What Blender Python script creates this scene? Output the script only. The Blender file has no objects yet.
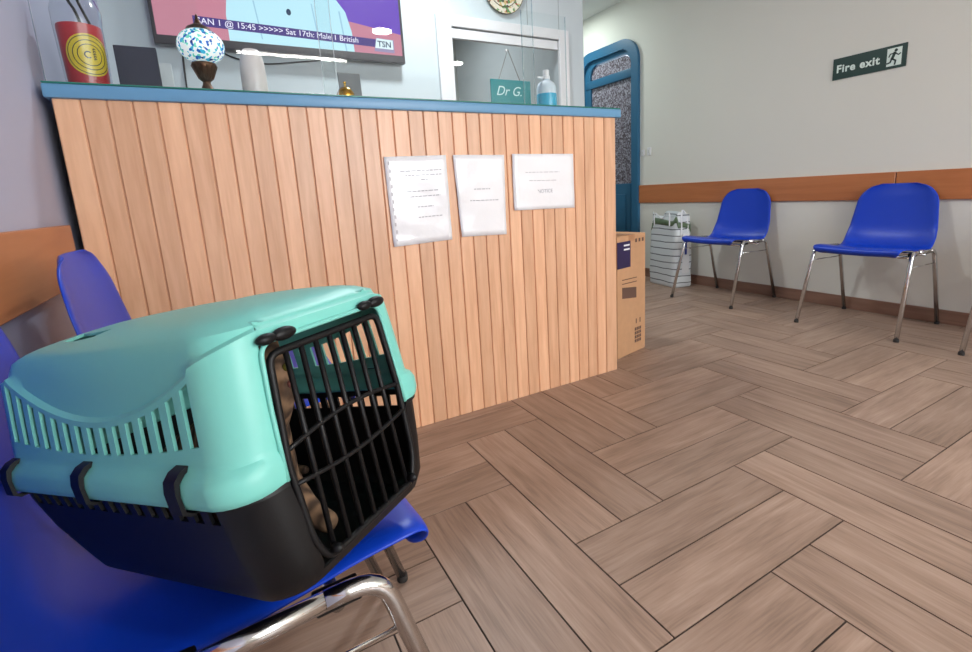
import bpy, bmesh, math, random
from mathutils import Vector, Matrix, noise
random.seed(7)
sc = bpy.context.scene
COL = sc.collection
PI = math.pi

# ------------------------------------------------------------------ materials
def lin(c):
    c = c / 255.0
    return c / 12.92 if c <= 0.04045 else ((c + 0.055) / 1.055) ** 2.4
def rgb(r, g, b): return (lin(r), lin(g), lin(b), 1.0)

def mat(name, col, rough=0.5, metal=0.0, var=0.0, vscale=8.0, bump=0.0, bscale=60.0, spec=0.5, coat=0.0, emit=None, estr=0.0, stretch=None, coord='Object', bdist=0.002):
    m = bpy.data.materials.new(name); m.use_nodes = True
    nt = m.node_tree; n = nt.nodes; l = nt.links
    b = n['Principled BSDF']
    b.inputs['Base Color'].default_value = rgb(*col)
    b.inputs['Roughness'].default_value = rough
    b.inputs['Metallic'].default_value = metal
    b.inputs['Specular IOR Level'].default_value = spec
    b.inputs['Coat Weight'].default_value = coat
    tc = n.new('ShaderNodeTexCoord'); mp = n.new('ShaderNodeMapping')
    l.new(tc.outputs[coord], mp.inputs['Vector'])
    if stretch: mp.inputs['Scale'].default_value = stretch
    if var > 0:
        t = n.new('ShaderNodeTexNoise'); t.inputs['Scale'].default_value = vscale; t.inputs['Detail'].default_value = 4
        l.new(mp.outputs[0], t.inputs['Vector'])
        mx = n.new('ShaderNodeMix'); mx.data_type = 'RGBA'
        r, g, bl = col
        mx.inputs['A'].default_value = rgb(*[max(0, c * (1 - var)) for c in col])
        mx.inputs['B'].default_value = rgb(*[min(255, c * (1 + var)) for c in col])
        l.new(t.outputs['Fac'], mx.inputs['Factor']); l.new(mx.outputs['Result'], b.inputs['Base Color'])
    if bump > 0:
        t2 = n.new('ShaderNodeTexNoise'); t2.inputs['Scale'].default_value = bscale; t2.inputs['Detail'].default_value = 3
        l.new(mp.outputs[0], t2.inputs['Vector'])
        bp = n.new('ShaderNodeBump'); bp.inputs['Strength'].default_value = bump; bp.inputs['Distance'].default_value = bdist
        l.new(t2.outputs['Fac'], bp.inputs['Height']); l.new(bp.outputs[0], b.inputs['Normal'])
    if emit:
        b.inputs['Emission Color'].default_value = rgb(*emit); b.inputs['Emission Strength'].default_value = estr
    return m

def clear(name, col=(255, 255, 255), refl=1.0, rough=0.0):
    """thin clear plastic / glass: see-through with a Fresnel reflection"""
    m = bpy.data.materials.new(name); m.use_nodes = True
    nt = m.node_tree; n = nt.nodes; l = nt.links
    n.remove(n['Principled BSDF'])
    out = n['Material Output']
    tr = n.new('ShaderNodeBsdfTransparent'); tr.inputs[0].default_value = rgb(*col)
    gl = n.new('ShaderNodeBsdfGlossy'); gl.inputs['Roughness'].default_value = rough
    fr = n.new('ShaderNodeFresnel'); fr.inputs['IOR'].default_value = 1.49
    geo = n.new('ShaderNodeNewGeometry')
    inv = n.new('ShaderNodeMath'); inv.operation = 'SUBTRACT'; inv.inputs[0].default_value = 1.0
    l.new(geo.outputs['Backfacing'], inv.inputs[1])
    ml = n.new('ShaderNodeMath'); ml.operation = 'MULTIPLY'
    l.new(fr.outputs[0], ml.inputs[0]); l.new(inv.outputs[0], ml.inputs[1])
    m2 = n.new('ShaderNodeMath'); m2.operation = 'MULTIPLY'; m2.inputs[1].default_value = refl
    l.new(ml.outputs[0], m2.inputs[0])
    mx = n.new('ShaderNodeMixShader')
    l.new(m2.outputs[0], mx.inputs[0]); l.new(tr.outputs[0], mx.inputs[1]); l.new(gl.outputs[0], mx.inputs[2])
    l.new(mx.outputs[0], out.inputs['Surface'])
    return m

def emis(name, col, s, rough=0.35):
    m = mat(name, (8, 8, 8), rough=rough, spec=0.3, emit=col, estr=s)
    return m

def wood(name, c1, c2, rough=0.45, scale=1.0, axis=2, tint=False, contrast=1.0):
    """grain runs along `axis`; optional per-board tint from the 'tint' attribute"""
    m = bpy.data.materials.new(name); m.use_nodes = True
    nt = m.node_tree; n = nt.nodes; l = nt.links
    b = n['Principled BSDF']; b.inputs['Roughness'].default_value = rough
    tc = n.new('ShaderNodeTexCoord'); mp = n.new('ShaderNodeMapping')
    s = [14 * scale] * 3; s[axis] = 1.1 * scale
    mp.inputs['Scale'].default_value = s
    l.new(tc.outputs['Object'], mp.inputs['Vector'])
    vec = mp.outputs[0]
    at = None
    if tint:
        at = n.new('ShaderNodeAttribute'); at.attribute_name = 'tint'
        sp = n.new('ShaderNodeVectorMath'); sp.operation = 'SCALE'; sp.inputs[0].default_value = (7.3, 3.1, 9.7)
        l.new(at.outputs['Fac'], sp.inputs['Scale'])
        ad = n.new('ShaderNodeVectorMath'); ad.operation = 'ADD'
        l.new(vec, ad.inputs[0]); l.new(sp.outputs[0], ad.inputs[1]); vec = ad.outputs[0]
    t = n.new('ShaderNodeTexNoise'); t.inputs['Scale'].default_value = 2.2; t.inputs['Detail'].default_value = 6; t.inputs['Distortion'].default_value = 0.6
    l.new(vec, t.inputs['Vector'])
    w = n.new('ShaderNodeTexNoise'); w.inputs['Scale'].default_value = 9; w.inputs['Detail'].default_value = 3
    l.new(vec, w.inputs['Vector'])
    a2 = n.new('ShaderNodeMath'); a2.operation = 'MULTIPLY_ADD'; a2.inputs[1].default_value = 0.35
    l.new(w.outputs['Fac'], a2.inputs[0]); l.new(t.outputs['Fac'], a2.inputs[2])
    cr = n.new('ShaderNodeValToRGB')
    cr.color_ramp.elements[0].position = 0.45; cr.color_ramp.elements[1].position = 0.85
    cr.color_ramp.elements[0].color = rgb(*c1); cr.color_ramp.elements[1].color = rgb(*c2)
    l.new(a2.outputs[0], cr.inputs[0])
    outc = cr.outputs[0]
    if tint:
        hs = n.new('ShaderNodeHueSaturation')
        mr = n.new('ShaderNodeMapRange'); mr.inputs['To Min'].default_value = 1 - 0.13 * contrast; mr.inputs['To Max'].default_value = 1 + 0.10 * contrast
        l.new(at.outputs['Fac'], mr.inputs['Value']); l.new(mr.outputs[0], hs.inputs['Value'])
        l.new(outc, hs.inputs['Color']); outc = hs.outputs[0]
    l.new(outc, b.inputs['Base Color'])
    bp = n.new('ShaderNodeBump'); bp.inputs['Strength'].default_value = 0.12; bp.inputs['Distance'].default_value = 0.001
    l.new(a2.outputs[0], bp.inputs['Height']); l.new(bp.outputs[0], b.inputs['Normal'])
    return m

# ------------------------------------------------------------------ geometry helpers
class MB:
    def __init__(s): s.v = []; s.f = []; s.m = []; s.mats = []
    def mi(s, m):
        if m not in s.mats: s.mats.append(m)
        return s.mats.index(m)
    def add(s, vs, fs, m, M=None):
        o = len(s.v)
        for p in vs:
            p = Vector(p)
            s.v.append(M @ p if M else p)
        k = s.mi(m)
        for f in fs: s.f.append([i + o for i in f]); s.m.append(k)
        return s
    def box(s, a, b, m, M=None, bev=0.0, seg=2):
        bm = bmesh.new(); bmesh.ops.create_cube(bm, size=1)
        for v in bm.verts:
            v.co = Vector([(a[i] + b[i]) / 2 + v.co[i] * (b[i] - a[i]) for i in range(3)])
        if bev: bmesh.ops.bevel(bm, geom=bm.edges[:], offset=bev, segments=seg, profile=0.5, affect='EDGES')
        s.frombm(bm, m, M); return s
    def frombm(s, bm, m, M=None):
        bm.verts.index_update()
        s.add([v.co.copy() for v in bm.verts], [[v.index for v in f.verts] for f in bm.faces], m, M); bm.free()
    def tube(s, pts, r, m, n=10, caps=True, M=None, closed=False):
        pts = [Vector(p) for p in pts]
        N = len(pts); rs = r if isinstance(r, (list, tuple)) else [r] * N
        vs = []; fs = []; up = None
        for i, p in enumerate(pts):
            if closed: t = pts[(i + 1) % N] - pts[i - 1]
            else: t = pts[min(i + 1, N - 1)] - pts[max(i - 1, 0)]
            t.normalize()
            if up is None:
                up = Vector((0, 0, 1)) if abs(t.z) < .9 else Vector((1, 0, 0))
            up = (up - t * up.dot(t)).normalized(); sd = t.cross(up)
            for k in range(n):
                a = 2 * PI * k / n
                vs.append(p + (up * math.cos(a) + sd * math.sin(a)) * rs[i])
        R = N if closed else N - 1
        for i in range(R):
            j = (i + 1) % N
            for k in range(n):
                k2 = (k + 1) % n
                fs.append([i * n + k, i * n + k2, j * n + k2, j * n + k])
        if caps and not closed:
            fs.append(list(range(n))[::-1]); fs.append([(N - 1) * n + k for k in range(n)])
        s.add(vs, fs, m, M); return s
    def lathe(s, prof, m, n=32, M=None):
        vs = []; fs = []
        for (r, z) in prof:
            for k in range(n):
                a = 2 * PI * k / n; vs.append((r * math.cos(a), r * math.sin(a), z))
        for i in range(len(prof) - 1):
            for k in range(n):
                k2 = (k + 1) % n
                fs.append([i * n + k, i * n + k2, (i + 1) * n + k2, (i + 1) * n + k])
        if prof[0][0] > 1e-5: fs.append(list(range(n))[::-1])
        if prof[-1][0] > 1e-5: fs.append([(len(prof) - 1) * n + k for k in range(n)])
        s.add(vs, fs, m, M); return s
    def prism(s, poly, z0, z1, m, M=None):
        n = len(poly)
        vs = [(x, y, z0) for x, y in poly] + [(x, y, z1) for x, y in poly]
        fs = [list(range(n))[::-1], list(range(n, 2 * n))] + [[i, (i + 1) % n, n + (i + 1) % n, n + i] for i in range(n)]
        s.add(vs, fs, m, M); return s
    def build(s, name, parent=None, smooth=False, loc=None, autos=None, merge=False):
        me = bpy.data.meshes.new(name)
        me.from_pydata([tuple(v) for v in s.v], [], s.f)
        for m in s.mats: me.materials.append(m)
        me.polygons.foreach_set('material_index', s.m)
        me.update()
        if merge:
            bm = bmesh.new(); bm.from_mesh(me); bmesh.ops.remove_doubles(bm, verts=bm.verts, dist=1e-5); bm.to_mesh(me); bm.free()
        if smooth or autos: me.polygons.foreach_set('use_smooth', [True] * len(me.polygons))
        if autos is not None: me.set_sharp_from_angle(angle=math.radians(autos))
        o = bpy.data.objects.new(name, me); COL.objects.link(o)
        if parent: o.parent = parent
        if loc: o.location = loc
        return o

def tag(o, label, cat, group=None, kind=None):
    o['label'] = label; o['category'] = cat
    if group: o['group'] = group
    if kind: o['kind'] = kind
    return o
def struct(o): o['kind'] = 'structure'; return o
def empty(name, loc, rz=0):
    e = bpy.data.objects.new(name, None); COL.objects.link(e)
    e.location = loc; e.rotation_euler = (0, 0, rz); e.empty_display_size = 0.05
    return e
def copy_tree(o, parent=None):
    c = o.copy(); COL.objects.link(c)
    if parent: c.parent = parent
    for ch in list(o.children): copy_tree(ch, c)
    return c
def bake(o):
    dg = bpy.context.evaluated_depsgraph_get()
    dg.update()
    me = bpy.data.meshes.new_from_object(o.evaluated_get(dg))
    o.modifiers.clear(); o.data = me
    return o
def smoothpath(pts, k=8, closed=False):
    P = [Vector(p) for p in pts]; out = []; N = len(P)
    rng = range(N if closed else N - 1)
    for i in rng:
        if closed: a, b, c, d = P[i - 1], P[i], P[(i + 1) % N], P[(i + 2) % N]
        else: a, b, c, d = P[max(i - 1, 0)], P[i], P[i + 1], P[min(i + 2, N - 1)]
        for j in range(k):
            t = j / k
            out.append(0.5 * ((2 * b) + (c - a) * t + (2 * a - 5 * b + 4 * c - d) * t * t + (3 * b - a - 3 * c + d) * t ** 3))
    if not closed: out.append(P[-1].copy())
    return out
def roundcorner(pts, r, k=6):
    """polyline with rounded corners"""
    P = [Vector(p) for p in pts]; out = [P[0]]
    for i in range(1, len(P) - 1):
        a, b, c = P[i - 1], P[i], P[i + 1]
        u = (a - b).normalized(); v = (c - b).normalized()
        s, e = b + u * r, b + v * r
        for j in range(k + 1):
            t = j / k; out.append((1 - t) ** 2 * s + 2 * t * (1 - t) * b + t * t * e)
    out.append(P[-1]); return out
def frame(origin, u, v):
    u = Vector(u).normalized(); v = Vector(v).normalized(); n = u.cross(v)
    return Matrix(((u.x, v.x, n.x, origin[0]), (u.y, v.y, n.y, origin[1]), (u.z, v.z, n.z, origin[2]), (0, 0, 0, 1)))
def text(body, size, m, M, name, parent=None, depth=0.0003, align='LEFT', bold=0.0, shear=0.0, sx=1.0, space=1.0):
    cu = bpy.data.curves.new(name, 'FONT'); cu.body = body; cu.size = size; cu.extrude = depth
    cu.space_character = space; cu.align_x = align; cu.offset = bold; cu.shear = shear; cu.resolution_u = 4
    t = bpy.data.objects.new(name, cu); COL.objects.link(t)
    dg = bpy.context.evaluated_depsgraph_get(); dg.update()
    me = bpy.data.meshes.new_from_object(t.evaluated_get(dg))
    bpy.data.objects.remove(t)
    me.transform(M @ Matrix.Diagonal((sx, 1, 1, 1))); me.materials.clear(); me.materials.append(m)
    o = bpy.data.objects.new(name, me); COL.objects.link(o)
    if parent: o.parent = parent
    return o

# ------------------------------------------------------------------ shared materials
M_wall = mat('warm_white_paint', (223, 222, 212), rough=.75, bump=.05, bscale=120, var=.012, vscale=2)
M_wallblue = mat('pale_blue_paint', (196, 206, 210), rough=.7, bump=.05, bscale=120)
M_walllilac = mat('left_wall_lilac_grey', (176, 177, 198), rough=.7, bump=.05, bscale=120)  # even lilac-grey tone of the left wall
M_ceil = mat('ceiling_paint', (225, 226, 222), rough=.8)
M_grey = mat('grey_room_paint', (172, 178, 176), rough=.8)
M_rail = wood('orange_laminate', (176, 106, 62), (192, 120, 74), rough=.35, axis=1, scale=.6)
M_plank = wood('beech_plank', (216, 163, 126), (235, 186, 149), rough=.34, axis=2, tint=True, scale=1.1, contrast=.95)
M_blue = mat('blue_paint', (104, 156, 194), rough=.35)
M_doorblue = mat('deep_blue_paint', (44, 100, 134), rough=.35)
M_dark = mat('gap_shade_bracket_black', (26, 24, 26), rough=.7)
M_black = mat('black_plastic', (13, 13, 15), rough=.45, spec=.3, bump=.15, bscale=500, bdist=.0005)
M_chrome = mat('chrome', (205, 205, 205), rough=.14, metal=1)
M_bluechair = mat('blue_polypropylene', (10, 60, 184), rough=.36, bump=.12, bscale=700, bdist=.0004, spec=.45)
M_rubber = mat('dark_rubber', (40, 38, 38), rough=.6)
M_white = mat('white_upvc', (226, 226, 228), rough=.35)
M_glass = clear('clear_glass')
M_acryl = clear('clear_acrylic', (250, 252, 252), refl=.62)

# ------------------------------------------------------------------ room shell
XL, XR, YB, YF, ZC = -.345, 3.381, 3.0, -3.4, 2.46
CORR = 5.0

# floor: wood-look tiles laid as double herringbone, 15 x 60 cm
def make_floor():
    m = bpy.data.materials.new('wood_look_tile'); m.use_nodes = True
    nt = m.node_tree; n = nt.nodes; l = nt.links; b = n['Principled BSDF']
    uv = n.new('ShaderNodeUVMap'); uv.uv_map = 'UVMap'
    at = n.new('ShaderNodeAttribute'); at.attribute_name = 'tint'
    def nz(scl, det, sx, sy, dist=0.0):
        mp = n.new('ShaderNodeMapping'); mp.inputs['Scale'].default_value = (sx, sy, 1)
        l.new(uv.outputs[0], mp.inputs[0])
        t = n.new('ShaderNodeTexNoise'); t.inputs['Scale'].default_value = scl; t.inputs['Detail'].default_value = det; t.inputs['Distortion'].default_value = dist
        l.new(mp.outputs[0], t.inputs['Vector']); return t.outputs['Fac']
    g1 = nz(3.0, 6, 1.2, 14, .5); g2 = nz(10, 4, 1.2, 22, .2); g3 = nz(2.2, 2, 1.5, 3)
    def mth(op, a, bb, c=None):
        k = n.new('ShaderNodeMath'); k.operation = op
        for i, x in enumerate((a, bb, c)):
            if x is None: continue
            if isinstance(x, (int, float)): k.inputs[i].default_value = x
            else: l.new(x, k.inputs[i])
        return k.outputs[0]
    s = mth('ADD', mth('MULTIPLY', g1, .55), mth('ADD', mth('MULTIPLY', g2, .3), mth('MULTIPLY', g3, .25)))
    cr = n.new('ShaderNodeValToRGB'); e = cr.color_ramp.elements
    e[0].position = .38; e[0].color = rgb(126, 104, 89); e[1].position = .74; e[1].color = rgb(176, 151, 134)
    k = e.new(.54); k.color = rgb(154, 128, 111)
    l.new(s, cr.inputs[0])
    hs = n.new('ShaderNodeHueSaturation'); mr = n.new('ShaderNodeMapRange')
    mr.inputs['To Min'].default_value = .88; mr.inputs['To Max'].default_value = 1.1
    l.new(at.outputs['Fac'], mr.inputs['Value']); l.new(mr.outputs[0], hs.inputs['Value']); l.new(cr.outputs[0], hs.inputs['Color'])
    l.new(hs.outputs[0], b.inputs['Base Color'])
    b.inputs['Roughness'].default_value = .42
    bp = n.new('ShaderNodeBump'); bp.inputs['Strength'].default_value = .25; bp.inputs['Distance'].default_value = .001
    l.new(s, bp.inputs['Height']); l.new(bp.outputs[0], b.inputs['Normal'])
    grout = mat('dark_grout', (58, 46, 40), rough=.8)
    W = .15; tx, ty = .63007, .83247; g = .0020
    V = []; F = []; MI = []; UV = []; TI = []
    x0, x1, y0, y1 = XL, XR, YF, CORR
    def quad(pts, uvs, mi, t):
        o = len(V); V.extend(pts); F.append([o, o + 1, o + 2, o + 3]); MI.append(mi); UV.extend(uvs); TI.extend([t] * 4)
    def tile(u0, u1, v0, v1, along):
        # u runs towards -Y, v towards +X
        ax, bx = tx + v0 * W + g, tx + v1 * W - g
        ay, by = ty - u1 * W + g, ty - u0 * W - g
        ax, bx = max(ax, x0), min(bx, x1); ay, by = max(ay, y0), min(by, y1)
        if bx - ax < .002 or by - ay < .002: return
        r = random.random(); ox, oy = random.uniform(0, 50), random.uniform(0, 50)
        P = [(ax, ay), (bx, ay), (bx, by), (ax, by)]
        uvs = [((p[1] if along == 'y' else p[0]) + ox, (p[0] if along == 'y' else p[1]) + oy) for p in P]
        quad([(p[0], p[1], 0) for p in P], uvs, 0, r)
        for i in range(4):
            a, c = P[i], P[(i + 1) % 4]
            quad([(a[0], a[1], 0), (a[0], a[1], -.0025), (c[0], c[1], -.0025), (c[0], c[1], 0)], [uvs[i], uvs[i], uvs[(i + 1) % 4], uvs[(i + 1) % 4]], 0, r)
    for i in range(-30, 31):
        for j in range(-30, 31):
            U, Vv = -2 * i + 4 * j, 2 * i + 4 * j
            if not (-45 < U < 45 and -30 < Vv < 40): continue
            for q in (0, 1):
                tile(U - 4, U, Vv + q, Vv + q + 1, 'y')
                tile(U + q, U + q + 1, Vv, Vv + 4, 'x')
    quad([(x0 - .1, y0 - .1, -.0022), (x1 + .1, y0 - .1, -.0022), (x1 + .1, y1 + .1, -.0022), (x0 - .1, y1 + .1, -.0022)], [(0, 0)] * 4, 1, 0)
    me = bpy.data.meshes.new('floor'); me.from_pydata(V, [], F)
    me.materials.append(m); me.materials.append(grout); me.polygons.foreach_set('material_index', MI)
    ul = me.uv_layers.new(name='UVMap'); ul.data.foreach_set('uv', [c for p in UV for c in p])
    a = me.attributes.new('tint', 'FLOAT', 'CORNER'); a.data.foreach_set('value', TI)
    o = bpy.data.objects.new('floor', me); COL.objects.link(o); struct(o)
make_floor()
M_skirt = wood('skirting_tile', (120, 88, 72), (146, 112, 94), rough=.4, axis=1, scale=.8)

struct(MB().box((XL - .1, YF - .1, ZC), (XR + .1, CORR + .1, ZC + .1), M_ceil).build('ceiling'))
# left wall
struct(MB().box((XL - .1, YF, 0), (XL, YB, ZC), M_walllilac).build('wall_left'))
# right wall with door opening
DY0, DY1, DZ = 3.36, 4.16, 2.11
b = MB()
b.box((XR, YF, 0), (XR + .12, DY0 + .042, ZC), M_wall); b.box((XR, DY1 - .042, 0), (XR + .12, CORR, ZC), M_wall); b.box((XR, DY0 + .042, DZ - .042), (XR + .12, DY1 - .042, ZC), M_wall)
struct(b.build('wall_right'))
# back wall (behind the counter) with the internal window opening
WX0, WX1, WZ0, WZ1 = 1.36, 2.27, 1.0, 1.88
b = MB()
b.box((XL - .1, YB, 0), (WX0, YB + .1, ZC), M_wallblue); b.box((WX1, YB, 0), (2.47, YB + .1, ZC), M_wallblue)
b.box((WX0, YB, 0), (WX1, YB + .1, WZ0), M_wallblue); b.box((WX0, YB, WZ1), (WX1, YB + .1, ZC), M_wallblue)
struct(b.build('wall_back'))
struct(MB().box((2.40, YB + .1, 0), (2.47, CORR, ZC), M_wallblue).build('wall_corridor'))
struct(MB().box((XL - .1, CORR, 0), (XR + .12, CORR + .1, ZC), M_grey).build('wall_rear'))
struct(MB().box((XL - .1, YB + .1, 0), (XL, CORR, ZC), M_grey).build('wall_side'))
# front wall with the wide shop window behind the camera
b = MB()
FX0, FX1, FZ0, FZ1 = .9, 3.1, .7, 2.25
b.box((XL - .1, YF - .12, 0), (FX0, YF, ZC), M_wall); b.box((FX1, YF - .12, 0), (XR + .12, YF, ZC), M_wall)
b.box((FX0, YF - .12, 0), (FX1, YF, FZ0), M_wall); b.box((FX0, YF - .12, FZ1), (FX1, YF, ZC), M_wall)
struct(b.build('wall_front'))
w1 = struct(empty('window_1', (FX0, YF - .06, FZ0)))
b = MB(); t = .05; WW, HH = FX1 - FX0, FZ1 - FZ0
for x in (0, WW / 2 - t / 2, WW - t): b.box((x, -.03, 0), (x + t, .03, HH), M_white)
for z in (0, HH - t): b.box((t, -.03, z), (WW - t, .03, z + t), M_white)
b.build('window_frame', w1)
MB().box((t, -.003, t), (WW - t, .003, HH - t), M_glass).build('window_pane', w1)

# wooden rails and skirtings
def rail(name, a, b_):
    o = MB().box(a, b_, M_rail, bev=.002, seg=1).build(name); return struct(o)
rail('trim_1', (XR - .016, 1.355, .678), (XR, DY0 - .02, .836))
rail('trim_2', (XR - .016, YF, .678), (XR, 1.349, .836))
rail('trim_3', (XL, YF, .676), (XL + .022, 1.585, .819))
struct(MB().box((XR - .012, YF, 0), (XR, DY0 - .02, .078), M_skirt, bev=.002, seg=1).build('baseboard_right'))
struct(MB().box((XL, YF, 0), (XL + .012, 1.6, .078), M_skirt, bev=.002, seg=1).build('baseboard_left'))

# internal window behind the counter
w2 = struct(empty('window_2', (WX0, YB, WZ0)))
b = MB(); WW, HH = WX1 - WX0, WZ1 - WZ0
b.box((-.05, -.025, -.05), (.05, .0, HH + .055), M_white, bev=.004)
b.box((WW - .035, -.025, -.05), (WW + .05, .0, HH + .055), M_white, bev=.004)
b.box((.05, -.025, HH - .01), (WW - .035, 0, HH + .055), M_white, bev=.004)
b.box((.05, -.025, -.05), (WW - .035, 0, 0), M_white, bev=.004)
b.box((.05, -.012, HH - .075), (WW - .04, .02, HH - .018), M_white, bev=.003)
b.build('window_frame', w2)
MB().box((.04, .012, 0), (WW - .03, .018, HH - .05), M_glass).build('window_pane', w2)

# door in the right wall: rounded blue frame, patterned glass
M_pat = bpy.data.materials.new('patterned_glass'); M_pat.use_nodes = True
nt = M_pat.node_tree; n = nt.nodes; l = nt.links; p = n['Principled BSDF']
tc = n.new('ShaderNodeTexCoord'); vo = n.new('ShaderNodeTexVoronoi'); vo.inputs['Scale'].default_value = 80
l.new(tc.outputs['Object'], vo.inputs['Vector'])
cr = n.new('ShaderNodeValToRGB'); e = cr.color_ramp.elements
e[0].color = rgb(92, 82, 86); e[1].color = rgb(172, 168, 180); e[0].position = .1; e[1].position = .9
k = e.new(.5); k.color = rgb(126, 118, 130)
sp = n.new('ShaderNodeSeparateColor'); l.new(vo.outputs['Color'], sp.inputs[0]); l.new(sp.outputs[0], cr.inputs[0])
l.new(cr.outputs[0], p.inputs['Base Color']); p.inputs['Roughness'].default_value = .15
bp = n.new('ShaderNodeBump'); bp.inputs['Strength'].default_value = .5; bp.inputs['Distance'].default_value = .003
l.new(vo.outputs['Distance'], bp.inputs['Height']); l.new(bp.outputs[0], p.inputs['Normal'])
d1 = struct(empty('door_1', (XR, DY0, 0)))
def arch(y0, y1, z1, r, k=10):
    P = [(y0, 0)]
    for j in range(k + 1):
        a = PI - j * (PI / 2) / k; P.append((y0 + r + r * math.cos(a), z1 - r + r * math.sin(a)))
    for j in range(k + 1):
        a = PI / 2 - j * (PI / 2) / k; P.append((y1 - r + r * math.cos(a), z1 - r + r * math.sin(a)))
    P.append((y1, 0)); return P
L = DY1 - DY0
Mx = Matrix(((0, 0, 1, 0), (1, 0, 0, 0), (0, 1, 0, 0), (0, 0, 0, 1)))
def ringmesh(mb, outer, inner, x0, x1, m):
    n_ = len(outer); vs = []
    for P, x in ((outer, x0), (inner, x0), (outer, x1), (inner, x1)):
        vs += [(x, y, z) for y, z in P]
    fs = []
    for i in range(n_ - 1):
        j = i + 1
        fs += [[i, j, n_ + j, n_ + i], [2 * n_ + i, 3 * n_ + i, 3 * n_ + j, 2 * n_ + j], [i, 2 * n_ + i, 2 * n_ + j, j], [n_ + i, n_ + j, 3 * n_ + j, 3 * n_ + i]]
    mb.add(vs, fs, m)
b = MB(); ringmesh(b, arch(-.02, L + .02, DZ + .02, .20), arch(.062, L - .062, DZ - .062, .13), -.03, .0, M_doorblue)
b.build('door_frame', d1, autos=35)
b = MB()
poly = arch(.043, L - .043, DZ - .043, .14)
ringmesh(b, poly, arch(.092, L - .15, DZ - .10, .10), .001, .045, M_doorblue)
b.box((-.005, .08, 1.80), (.045, L - .08, 1.875), M_doorblue, bev=.003)
b.box((.0, .10, .10), (.045, L - .12, .86), M_doorblue, bev=.003)
b.box((-.008, .16, .2), (.0, L - .2, .76), M_doorblue, bev=.004)
b.build('door_leaf', d1, autos=35)
MB().prism(arch(.1, L - .12, DZ - .11, .1), .02, .026, M_pat, Mx).build('door_pane', d1)

# ------------------------------------------------------------------ reception counter
CY, CX0, CX1, CH = 1.636, -.318, 1.513, 1.125
cnt = empty('reception_counter', (CX0, CY, 0)); OX, OY = CX0, CY
tag(cnt, 'reception counter clad in vertical beech planks with a blue edged top', 'counter')
def planks():
    step = .0535; edges = [0.0]; x = .0005 + (-.264 + .318)
    while x < CX1 - CX0 - .02: edges.append(x); x += step
    edges.append(CX1 - CX0)
    V = []; F = []; T = []
    for i in range(len(edges) - 1):
        a, c = edges[i], edges[i + 1]; g = .0012; bv = .0022
        t = random.random()
        if i in (2, 3): t = .05
        prof = [(a, .006), (a + g, .006), (a + g, .0025), (a + g + bv, 0), (c - g - bv, 0), (c - g, .0025), (c - g, .006), (c, .006)]
        for k in range(len(prof) - 1):
            o = len(V); p, q = prof[k], prof[k + 1]
            V.extend([(p[0], p[1], 0), (q[0], q[1], 0), (q[0], q[1], CH), (p[0], p[1], CH)]); F.append([o, o + 1, o + 2, o + 3]); T += [t] * 4
    o = len(V); Wd = CX1 - CX0
    V.extend([(0, .006, 0), (0, .022, 0), (0, .022, CH), (0, .006, CH), (Wd, .006, 0), (Wd, .022, 0), (Wd, .022, CH), (Wd, .006, CH)])
    F.extend([[o + 1, o, o + 3, o + 2], [o + 4, o + 5, o + 6, o + 7], [o + 5, o + 1, o + 2, o + 6], [o + 3, o + 7, o + 6, o + 2], [o, o + 1, o + 5, o + 4]]); T += [.5] * 20
    me = bpy.data.meshes.new('front_cladding'); me.from_pydata(V, [], F); me.materials.append(M_plank)
    a = me.attributes.new('tint', 'FLOAT', 'CORNER'); a.data.foreach_set('value', T)
    o = bpy.data.objects.new('front_cladding', me); COL.objects.link(o); o.parent = cnt
planks()
Wd = CX1 - CX0
M_side = wood('counter_side_wood', (210, 152, 108), (232, 178, 134), axis=2)
MB().box((.004, .022, 0), (.024, .30, CH), M_dark).build('side_panel', cnt)  # left end coloured near black, shade of the gap beside the wall
MB().box((Wd - .022, .022, 0), (Wd, .30, CH), M_side, bev=.001, seg=1).build('side_panel', cnt)
MB().box((-.012, -.012, CH), (Wd + .022, .34, CH + .034), M_blue, bev=.005).build('worktop', cnt, autos=40)
M_gtop = clear('green_glass', (205, 235, 222))
M_gedge = mat('green_glass_edge', (40, 120, 105), rough=.2)
b = MB(); b.box((-.010, -.010, CH + .0342), (Wd + .020, .335, CH + .0385), M_gedge, bev=.001, seg=1)
b.build('glass_top', cnt)
TOP = CH + .0386
MB().box((.024, .24, .70), (Wd - .022, .26, CH), M_side).build('back_panel', cnt)

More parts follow.
